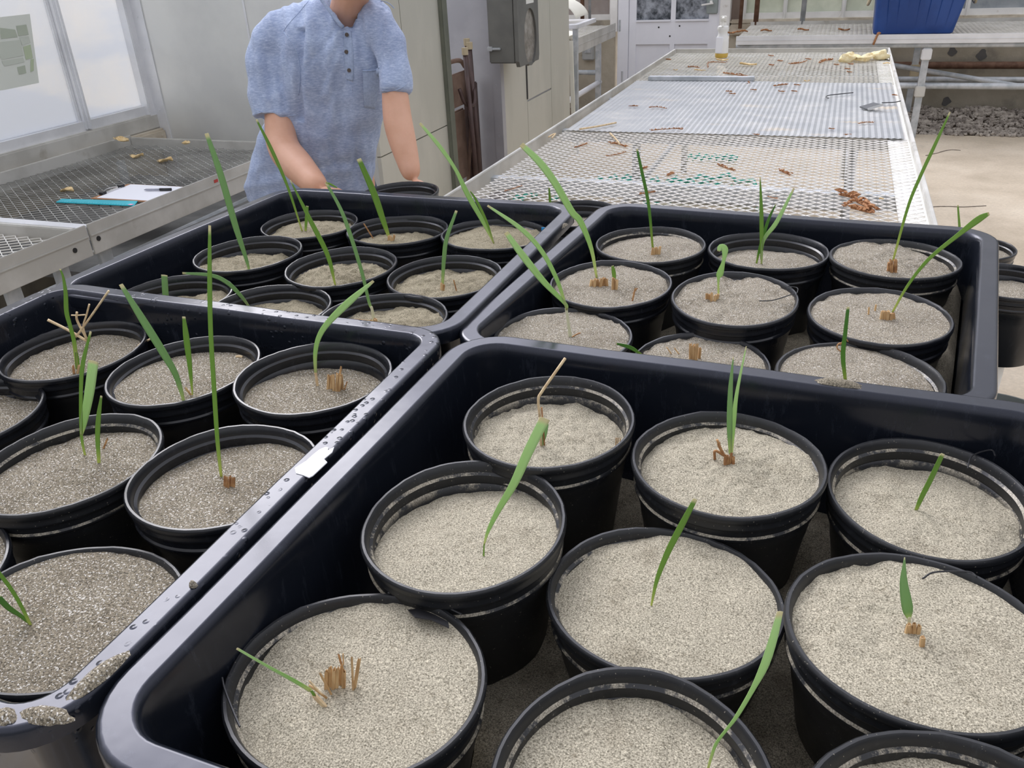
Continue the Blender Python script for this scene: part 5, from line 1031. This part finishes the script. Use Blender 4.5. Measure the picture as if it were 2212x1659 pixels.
q.add(v, f); tag(fix_normals(q.build('cotton_rag', M['rag'], origin=tuple(at(1865,126,BZ)), smooth=True)), 'twisted yellow cotton rag at the far end of the middle bench', 'rag')
# spray bottle with a little yellow liquid
b = at(1558, 124, BZ+.002); bt = thing('spray_bottle', tuple(b), 'white spray bottle with yellow liquid at the far end of the middle bench', 'bottle')
s = mpp(b)
def L_(prof, m, name, sm=True): q = MB(); q.lathe([(r*s, z*s) for r, z in prof], tuple(b), 28); o = fix_normals(q.build(name, m, bt, smooth=sm)); o.data.set_sharp_from_angle(angle=math.radians(45)); return o
L_([(0,0),(12,0),(13.5,2),(13.8,8),(13.6,9),(0,9)], M['yellow_liq'], 'liquid')
L_([(0,9.2),(13.7,9.2),(13.7,30),(12.6,40),(9.5,46),(10,52),(12.5,57),(11,62),(6,64),(0,64)], M['clear'], 'bottle_body')
L_([(0,64.1),(6,64.1),(6,70),(4,71),(0,71)], M['white_plastic'], 'bottle_neck')
q = MB(); q.box((b.x-12*s, b.y-14.4*s, b.z+10*s), (b.x+3*s, b.y-11*s, b.z+42*s)); bevel(q.build('label', M['paper'], bt), .003)
q = MB(); q.box((b.x-6*s, b.y-5*s, b.z+71*s), (b.x+6*s, b.y+5*s, b.z+82*s)); q.bar((b.x, b.y-4*s, b.z+79*s), (b.x, b.y-16*s, b.z+77*s), 5*s, 5*s); bevel(q.build('spray_head', M['white_plastic'], bt), .003)
q = MB(); q.bar((b.x, b.y-6*s, b.z+74*s), (b.x, b.y-12*s, b.z+62*s), 4*s, 2*s); bevel(q.build('trigger', M['white_plastic'], bt), .001)

# blue bin on the back bench
bb = thing('storage_bin', (1,7.8,FZ), 'large blue plastic bin on the back bench', 'bin')
l0, l1 = aty(1889, 64, 7.5), aty(2057, 62, 7.5); t0, t1 = aty(1893, 8, 7.5), aty(2070, 6, 7.5); q = MB()
BH = .42; n = 10
def rring(x0, x1, y0, y1, z, r):
    out = []
    for cx_, cy_, a0 in ((x1-r, y0+r, -PI/2), (x1-r, y1-r, 0), (x0+r, y1-r, PI/2), (x0+r, y0+r, PI)):
        for i in range(6): a = a0+PI/2*i/5; out.append(Vector((cx_+r*math.cos(a), cy_+r*math.sin(a), z)))
    return out
z0 = FZ+.004; kx = (t1.x-l1.x)/max(.05, (t1.z-l1.z)); wA = []
for z, e, ins in ((0,0,0),(.012,.0,-.006),(BH,1,0),(BH+.01,1,-.014),(BH+.03,1,-.014),(BH+.03,1,.008),(.02,0,.008)):
    xr = l1.x + .5*(z)*.45; xl = l0.x - .06*z; i_ = ins+(.008 if z == 0 else 0)
    wA.append(rring(xl+i_, xr-i_, 7.47+i_-.05*z, 7.93-i_+.1*z, z0+z, .04))
m_ = 24; v = [p for r_ in wA for p in r_]; f = [(j*m_+i, j*m_+(i+1) % m_, (j+1)*m_+(i+1) % m_, (j+1)*m_+i) for j in range(6) for i in range(m_)]+[tuple(range(m_-1,-1,-1)), tuple(6*m_+i for i in range(m_))]
q.add(v, f); o = fix_normals(q.build('bin_body', M['blue_bin'], bb, smooth=True)); o.data.set_sharp_from_angle(angle=math.radians(40))
for k_ in range(7):
    x = l0.x+.08+k_*(l1.x-l0.x-.1)/6.5; q = MB(); q.bar((x, 7.4665, z0+.06), (x+.01*(k_-2), 7.449, z0+BH-.03), .012, .008); bevel(q.build('rib', M['blue_bin'], bb), .003)
for x, sg in ((l0.x-.03, -1), (l1.x+.10, 1)):
    q = MB(); q.tube(cr([(x, 7.56, z0+BH-.06), (x+sg*.035, 7.6, z0+BH-.20), (x+sg*.035, 7.8, z0+BH-.20), (x, 7.84, z0+BH-.06)], 16), .010, 8); q.build('handle', M['rubber_beige'], bb, smooth=True)
for i, (x, y, a) in enumerate(((1603,70,.1),(1655,68,.0),(1735,66,.0),(1823,66,.1),(1583,72,.5))):
    c = aty(x, y, 7.6); q = at(x, y, FZ+.006); leaf_bit('dry_leaf', x, y, 24, a, FZ+.008, M['debris'], ['dry leaf on the back bench nearest the white post', 'dry leaf on the back bench between the two rusty pipes and grey pipe', 'dry leaf at the foot of the grey standpipe', 'dry leaf on the back bench just left of the blue bin', 'dry leaf at the extreme left end of the back bench'][i], 'leaf', 'dry leaves on the back bench', curl=.35, seed=i+30)
c = aty(1897, 66, FY0-.018); q = MB(); c = Vector((c.x, FY0-.016, FZ+.024)); P = [c+Vector((.02,.03,.004)), c+Vector((.01,.012,.006)), c+Vector((0,0,-.002)), c+Vector((-.02,-.002,-.075))]; q.tube(cr(P, 8), [.006]*2+[.010]*3+[.008]*3, 6); tag(q.build('dry_leaf', M['debris'], origin=tuple(c), smooth=True), 'dry brown leaf hanging over the front rail below the blue bin', 'leaf')

# ================================================================== the person
YP = 2.30
def W_(px, py, y=YP): return aty(px, py, y)
def skin_mesh(name, nodes, edges, sub=2, vox=None):
    bm = bmesh.new(); vs = [bm.verts.new(p) for p, r in nodes]
    for a, b in edges: bm.edges.new((vs[a], vs[b]))
    me = bpy.data.meshes.new(name); bm.to_mesh(me); bm.free(); o = bpy.data.objects.new(name, me); COL.objects.link(o)
    md = o.modifiers.new('k', 'SKIN'); md.use_smooth_shade = True
    for i, (p, r) in enumerate(nodes):
        d = me.skin_vertices[0].data[i]; d.radius = (r, r) if not hasattr(r, '__len__') else r; d.use_root = (i == 0)
    s = o.modifiers.new('s', 'SUBSURF'); s.levels = sub; s.render_levels = sub
    return o
def bake(objs, name, m, parent, vox=None, smooth_it=0):
    dg = bpy.context.evaluated_depsgraph_get(); bm = bmesh.new()
    for o in objs:
        me = bpy.data.meshes.new_from_object(o.evaluated_get(dg)); me.transform(o.matrix_world); bm.from_mesh(me)
    me = bpy.data.meshes.new(name); bm.to_mesh(me); bm.free()
    for o in objs: bpy.data.objects.remove(o)
    r = bpy.data.objects.new(name, me); COL.objects.link(r)
    if vox:
        md = r.modifiers.new('r', 'REMESH'); md.mode = 'VOXEL'; md.voxel_size = vox; md.use_smooth_shade = True
        if smooth_it: sm = r.modifiers.new('m', 'SMOOTH'); sm.iterations = smooth_it; sm.factor = .5
        dg = bpy.context.evaluated_depsgraph_get(); dg.update(); me2 = bpy.data.meshes.new_from_object(r.evaluated_get(dg)); bpy.data.objects.remove(r)
        r = bpy.data.objects.new(name, me2); COL.objects.link(r)
    r.data.materials.clear(); r.data.materials.append(m)
    for p in r.data.polygons: p.use_smooth = True
    if parent is not None:
        r.parent = parent; r.data.transform(Matrix.Translation(-ORG[parent.name])); ORG[r.name] = ORG[parent.name]
    return r
me_obj = thing('person', (-1.56, 2.38, 0), 'person in a heather blue henley T-shirt bending over the trays and holding a pot', 'person')
E_ = lambda c, r: (Vector(c), r)
sR = W_(608, 95, 2.37); sL = W_(836, 80, 2.33)
eR = W_(606, 318, 2.24); wR = W_(693, 412, 2.06); eL = W_(858, 262, 2.22); wL = W_(893, 392, 2.15)
nodes = [E_((-1.60,2.44,.93), .09), E_((-1.575,2.43,1.08), .085), E_(tuple(W_(712,160,2.43)), .10), E_(tuple(W_(735,95,2.42)), .07), E_(tuple(W_(745,60,2.40)), .055), E_(tuple(W_(757,0,2.36)), .050),
         E_(tuple(sR), .040), E_(tuple(W_(602,190,2.32)), .046), E_(tuple(eR), .056), E_(tuple(eR.lerp(wR,.35)), .056), E_(tuple(wR), .036),
         E_(tuple(sL), .036), E_(tuple(W_(850,160,2.27)), .038), E_(tuple(eL), .047), E_(tuple(eL.lerp(wL,.35)), .044), E_(tuple(wL), .028),
         E_((-1.70,2.44,.86), .095), E_((-1.71,2.40,.48), .065), E_((-1.71,2.45,.10), .045), E_((-1.50,2.44,.86), .095), E_((-1.48,2.40,.48), .065), E_((-1.47,2.45,.10), .045)]
ed = [(0,1),(1,2),(2,3),(3,4),(4,5),(3,6),(6,7),(7,8),(8,9),(9,10),(3,11),(11,12),(12,13),(13,14),(14,15),(0,16),(16,17),(17,18),(0,19),(19,20),(20,21)]
parts_ = [skin_mesh('b', nodes, ed)]
def hand(w, d, side, grip):
    d = d.normalized(); up = Vector((0,0,1)); s = d.cross(up).normalized()*side; dn = -up
    pal = w+d*.045+dn*.01; kn = w+d*.085+dn*.018
    ns = [E_(tuple(w), .024), E_(tuple(pal), (.036,.020)), E_(tuple(kn), (.038,.015))]
    out = [skin_mesh('h', ns, [(0,1),(1,2)], 2)]
    for i, (o_, L) in enumerate(((-.029,.058),(-.010,.068),(.010,.063),(.028,.050))):
        a = kn+s*o_-d*.012; b_ = a+d*L*.45+dn*.006; c_ = b_+d*L*.32*(1-grip)+dn*L*(.2+.35*grip); e_ = c_+dn*L*.32-d*L*.12*grip
        out.append(skin_mesh('f', [E_(tuple(a), .0095), E_(tuple(b_), .009), E_(tuple(c_), .0085), E_(tuple(e_), .007)], [(0,1),(1,2),(2,3)], 2))
    a = w+d*.025-s*.026; b_ = a+d*.022-s*.022+dn*.02; c_ = b_+d*.026+dn*.022+s*.006
    out.append(skin_mesh('t', [E_(tuple(a), .013), E_(tuple(b_), .0115), E_(tuple(c_), .009)], [(0,1),(1,2)], 2)); return out
pf = POTS['F1']
dR = (Vector((-1.20, 2.00, .90))-wR); dL = (Vector((pf[0]+.08, pf[1]+.10, .86))-wL)
parts_ += hand(wR, dR, 1, .6) + hand(wL, dL, -1, .8)
# head: skull, jaw, chin, nose, ears; facing down towards the pot in his hand
chin = W_(783, 11, 2.20); look = Vector((.34, -.86, -.38)).normalized(); side = look.cross(Vector((0,0,1))).normalized(); hup = side.cross(look).normalized()
hc = chin + hup*.110 - look*.092
def hp(a, b, c): return tuple(hc + side*a + look*b + hup*c)     # right, forward, up
hm = MB(); NU, NV = 36, 28; v = []
for j in range(NV+1):
    ph = PI*j/NV
    for i in range(NU):
        th = 2*PI*i/NU; x, y, z = math.sin(ph)*math.cos(th), math.sin(ph)*math.sin(th), math.cos(ph)
        wx, wy, wz = .076, .096, .118
        if z < 0: wx *= 1-.34*(-z)**1.3; y = y*(1-.20*(-z)) + .12*(-z)
        X_, Y_, Z_ = x*wx, y*wy, z*wz
        if y > 0:
            Y_ += -.010*math.exp(-((Z_-.012)/.014)**2)*math.exp(-((abs(X_)-.032)/.018)**2)      # eye sockets
            Y_ += .006*math.exp(-((Z_-.034)/.010)**2)*math.exp(-(X_/.05)**2)                      # brow
            Y_ += .024*math.exp(-((Z_+.022)/.020)**2)*math.exp(-(X_/.012)**2)*(1 if Z_ < 0 else .8) + .010*math.exp(-((Z_-.005)/.02)**2)*math.exp(-(X_/.009)**2)
            Y_ += .006*math.exp(-((Z_+.060)/.012)**2)*math.exp(-(X_/.022)**2) + .010*math.exp(-((Z_+.100)/.016)**2)*math.exp(-(X_/.024)**2)
        v.append(hp(X_, Y_, Z_))
f = [(j*NU+i, j*NU+(i+1) % NU, (j+1)*NU+(i+1) % NU, (j+1)*NU+i) for j in range(NV) for i in range(NU)]
hm.add(v, f); ho_ = hm.build('h', M['skin'], smooth=True); fix_normals(ho_); parts_.append(ho_)
parts_.append(skin_mesh('n', [E_(hp(0,-.045,-.02), .055), E_(tuple(W_(757,0,2.34)), .056), E_(tuple(W_(742,62,2.40)), .058)], [(0,1),(1,2)], 2))
for sg in (-1, 1): parts_.append(skin_mesh('e', [E_(hp(sg*.066,-.004,-.012), .008), E_(hp(sg*.078,-.012,.0), (.016,.008)), E_(hp(sg*.078,-.014,.018), (.013,.007))], [(0,1),(1,2)], 2))
body = bake(parts_, 'body', M['skin'], me_obj, vox=.0055, smooth_it=4)
for sg in (-1, 1):
    q = MB(); c = Vector(hp(sg*.031, .078, .010)); q.lathe([(0,-.011),(.006,-.009),(.010,-.004),(.011,0),(.010,.004),(.006,.009),(0,.011)], tuple(c), 14); q.build('eye', M['eye'], me_obj, smooth=True)
    q = MB(); c = Vector(hp(sg*.031, .088, .008)); q.lathe([(0,-.004),(.004,-.002),(.0048,0),(.004,.002),(0,.004)], tuple(c), 10); q.build('iris', M['hair'], me_obj, smooth=True)
    q = MB(); q.tube(cr([hp(sg*.014,.100,.036), hp(sg*.032,.098,.042), hp(sg*.050,.083,.036)], 10), .0035, 6); q.build('eyebrow', M['hair'], me_obj, smooth=True)
q = MB(); q.tube(cr([hp(-.024,.090,-.060), hp(-.008,.103,-.056), hp(.008,.103,-.056), hp(.024,.090,-.060)], 12), .0045, 6); q.build('mouth', M['lip'], me_obj, smooth=True)
hm = MB(); v = []; NU, NV = 48, 18      # short hair cap
for j in range(NV+1):
    ph = PI*.62*j/NV
    for i in range(NU):
        th = 2*PI*i/NU; x, y, z = math.sin(ph)*math.cos(th), math.sin(ph)*math.sin(th), math.cos(ph)
        k = 1.10+.05*N3((x*3, y*3, z*3), 2.3)
        zz = z if (y < .15 or z > .42) else max(z, .42); v.append(hp(x*.076*k, (y*.096*k if zz == z else y*.085), zz*.118*k))
f = [(j*NU+i, j*NU+(i+1) % NU, (j+1)*NU+(i+1) % NU, (j+1)*NU+i) for j in range(NV) for i in range(NU)]
hm.add(v, f); hr = fix_normals(hm.build('hair', M['hair'], me_obj, smooth=True)); hr.modifiers.new('s', 'SOLIDIFY').thickness = .008
# shirt: lofted torso plus sleeves, voxel-joined, then folds pressed in
secs = [(452, 538, 788, 2.42, .115), (400, 540, 796, 2.41, .118), (340, 549, 806, 2.40, .118), (285, 566, 815, 2.39, .115), (235, 590, 826, 2.38, .116), (180, 601, 838, 2.375, .120), (125, 602, 846, 2.37, .120), (80, 592, 849, 2.37, .112), (50, 572, 852, 2.375, .098), (26, 590, 842, 2.385, .085), (5, 640, 825, 2.39, .070), (-12, 680, 800, 2.39, .055)]
v = []; n = 40
for py, pl_, pr_, yc, dp in secs:
    a = aty(pl_, py, yc); b_ = aty(pr_, py, yc); c = (a+b_)/2; u = (b_-a)/2; tilt = -.12
    for k in range(n):
        t = 2*PI*k/n; ct, st = math.cos(t), math.sin(t); sgn = lambda x: (1 if x > 0 else -1)
        ex_ = abs(ct)**.85*sgn(ct); ey_ = abs(st)**.9*sgn(st)
        v.append(c + u*ex_ + Vector((.10*dp, 1, 0)).normalized()*ey_*dp)
q = MB(); q.add(v, [(j*n+k, j*n+(k+1) % n, (j+1)*n+(k+1) % n, (j+1)*n+k) for j in range(len(secs)-1) for k in range(n)]+[tuple(range(n-1,-1,-1)), tuple((len(secs)-1)*n+k for k in range(n))])
to = fix_normals(q.build('t', M['shirt'], smooth=True))
sub_ = to.modifiers.new('s', 'SUBSURF'); sub_.levels = 1
def sleeve(pts, rads):
    q = MB(); P = cr(pts, 14); R_ = [r.x for r in cr([Vector((r, 0, 0)) for r in rads], 14)]; q.tube(P, R_, 28); return q.build('sl', M['shirt'], smooth=True)
s1 = sleeve([W_(650,60,2.38), W_(612,78,2.36), W_(592,130,2.34), W_(590,200,2.31), W_(594,254,2.29)], [.060,.076,.080,.080,.078])
s2 = sleeve([W_(790,45,2.36), W_(824,66,2.33), W_(846,112,2.30), W_(853,158,2.27), W_(854,200,2.245)], [.055,.054,.046,.042,.041])
shirt = bake([to, s1, s2], 'shirt', M['shirt'], None, vox=.0065, smooth_it=5)
# V opening of the neck
vp = [(668,-40),(694,-2),(716,28),(735,54),(740,60),(746,58),(757,54),(762,36),(768,10),(776,-40)]
q = MB(); nr_ = [atp(x, y, Vector((0,2.05,0)), Vector((0,1,0))) for x, y in vp]; fr_ = [atp(x, y, Vector((0,2.36,0)), Vector((0,1,0))) for x, y in vp]; k_ = len(vp)
q.add(nr_+fr_, [tuple(range(k_)), tuple(range(2*k_-1, k_-1, -1))]+[(i, (i+1) % k_, (i+1) % k_+k_, i+k_) for i in range(k_)]); cut = fix_normals(q.build('cut', M['shirt']))
md = shirt.modifiers.new('b', 'BOOLEAN'); md.operation = 'DIFFERENCE'; md.solver = 'EXACT'; md.object = cut
dg = bpy.context.evaluated_depsgraph_get(); dg.update(); me2 = bpy.data.meshes.new_from_object(shirt.evaluated_get(dg)); shirt.modifiers.clear(); shirt.data = me2; bpy.data.objects.remove(cut)
def fold(p):
    x, y = pix(p); h = 0
    h += .014*N3((x*.028+y*.004, y*.0035, 1), 1.0) + .010*N3((x*.06-y*.008, y*.006, 5), 1.0)
    h += .006*math.exp(-((y-(400-(x-560)*.18))/11)**2)*(x < 760) - .006*math.exp(-((y-(375-(x-560)*.10))/13)**2)*(x > 560)
    h += -.016*math.exp(-((x-(650-.02*(y-120)))/7)**2)*(60 < y < 262) + -.006*math.exp(-((x-(826-.04*(y-100)))/5)**2)*(20 < y < 200)
    h += .009*N3((x*.05, y*.04, 9), .6)
    for sx_, sy_, ex2, ey2 in ((760,60,700,260),(745,70,690,200),(775,40,790,180),(735,50,660,150)):
        dx, dy = ex2-sx_, ey2-sy_; t = max(0, min(1, ((x-sx_)*dx+(y-sy_)*dy)/(dx*dx+dy*dy))); dd = math.hypot(x-sx_-dx*t, y-sy_-dy*t); h -= .006*math.exp(-(dd/7)**2)*(1-t*.5)
    return h
me2 = shirt.data; nm = [vt.normal.copy() for vt in me2.vertices]
for vt, nn in zip(me2.vertices, nm): vt.co += nn*fold(vt.co)
me2.materials.clear(); me2.materials.append(M['shirt'])
for p in me2.polygons: p.use_smooth = True
bvh = BVHTree.FromPolygons([vt.co.copy() for vt in me2.vertices], [tuple(p.vertices) for p in me2.polygons])
shirt.parent = me_obj; me2.transform(Matrix.Translation(-ORG[me_obj.name])); ORG[shirt.name] = ORG[me_obj.name]
def onshirt(px, py, off=.001):
    d = ray(px, py).normalized(); h = bvh.ray_cast(CAM, d)
    return (h[0]-d*off, h[1]) if h[0] is not None else (aty(px, py, 2.26), Vector((0,-1,0)))
def drape(name, poly, m, off, parent, nx=3, ny=14, th=.0015):     # strip between two pixel polylines
    A, B_ = poly; A = cr([Vector((*p, 0)) for p in A], ny); B_ = cr([Vector((*p, 0)) for p in B_], ny); v = []
    for a, b_ in zip(A, B_):
        for k in range(nx+1): p = a.lerp(b_, k/nx); v.append(onshirt(p.x, p.y, off)[0])
    f = [(i*(nx+1)+k, (i+1)*(nx+1)+k, (i+1)*(nx+1)+k+1, i*(nx+1)+k+1) for i in range(ny-1) for k in range(nx)]
    q = MB(); q.add(v, f); o = q.build(name, m, parent, smooth=True); o.modifiers.new('s', 'SOLIDIFY').thickness = th; return o
def seam(name, pts, r, m, off=.0, n=24):
    q = MB(); q.tube([onshirt(p.x, p.y, off)[0] for p in cr([Vector((*p, 0)) for p in pts], n)], r, 6); return q.build(name, m, me_obj, smooth=True)
drape('placket', ([(742,58),(743,90),(743,120),(747,160),(748,172)], [(757,56),(761,90),(763,120),(764,160),(762,176)]), M['shirt_trim'], .0015, me_obj)
seam('placket_seam', [(748,172),(760,185),(761,196)], .0012, M['shirt'])
for x, y in ((749,75),(748,112),(754,152)):
    p, nn = onshirt(x, y, .004); nn = (CAM-p).normalized(); q = MB(); q.tube([p, p+nn*.003], .0058, 12); q.build('button', M['button'], me_obj)
drape('pocket', ([(783,155),(784,180),(785,205),(787,232)], [(819,146),(818,175),(816,205),(810,236)]), M['shirt_trim'], .002, me_obj, nx=5)
seam('pocket_hem', [(783,153),(800,153),(812,151),(819,146)], .0018, M['shirt_trim'], .003)
seam('shoulder_seam', [(612,68),(625,50),(650,22),(668,0)], .0014, M['shirt_trim']); seam('armhole_seam', [(612,68),(640,110),(648,160),(645,205)], .0014, M['shirt_trim']); seam('shoulder_seam', [(815,0),(838,6),(852,18)], .0014, M['shirt_trim'])
seam('cuff_seam', [(552,236),(580,248),(610,252),(640,248)], .0013, M['shirt_trim']); seam('cuff_seam', [(826,196),(850,196),(870,188),(878,180)], .0013, M['shirt_trim'])
q = MB(); q.tube([W_(x, y, 2.275 if y > 20 else 2.30) for x, y in ((672,-30),(694,-2),(716,28),(735,53),(741,59))], .006, 8); q.build('collar', M['shirt_trim'], me_obj, smooth=True)
seam('collar', [(760,57),(766,38),(771,18)], .004, M['shirt_trim'], .001, 12)
q = MB(); q.add([W_(x, y, 2.29) for x, y in ((731,54),(743,62),(744,120),(740,100),(738,80))], [(0,1,2,3,4)]); q.build('undershirt', M['undershirt'], me_obj).modifiers.new('s', 'SOLIDIFY').thickness = .003
# trousers and shoes
parts_ = []
for x0, x1 in ((-1.70, -1.71), (-1.50, -1.47)):
    parts_.append(skin_mesh('l', [E_((-1.60,2.44,.90), (.12,.10)), E_((x0,2.44,.80), .105), E_((x1,2.39,.48), .082), E_((x1,2.45,.06), .065)], [(0,1),(1,2),(2,3)], 2))
bake(parts_, 'trousers', M['jeans'], me_obj, vox=.012, smooth_it=3)
for x in (-1.72, -1.46):
    q = MB(); q.tube(cr([(x,2.50,.055), (x,2.42,.062), (x,2.33,.045), (x,2.25,.032)], 12), [.042,.046,.048,.048,.048,.047,.046,.046,.045,.042,.038,.026], 14); o = q.build('shoe', M['shoe'], me_obj, smooth=True)
    q = MB(); q.box((x-.046,2.235,0), (x+.046,2.54,.016)); bevel(q.build('sole', M['rubber_beige'], me_obj), .006)
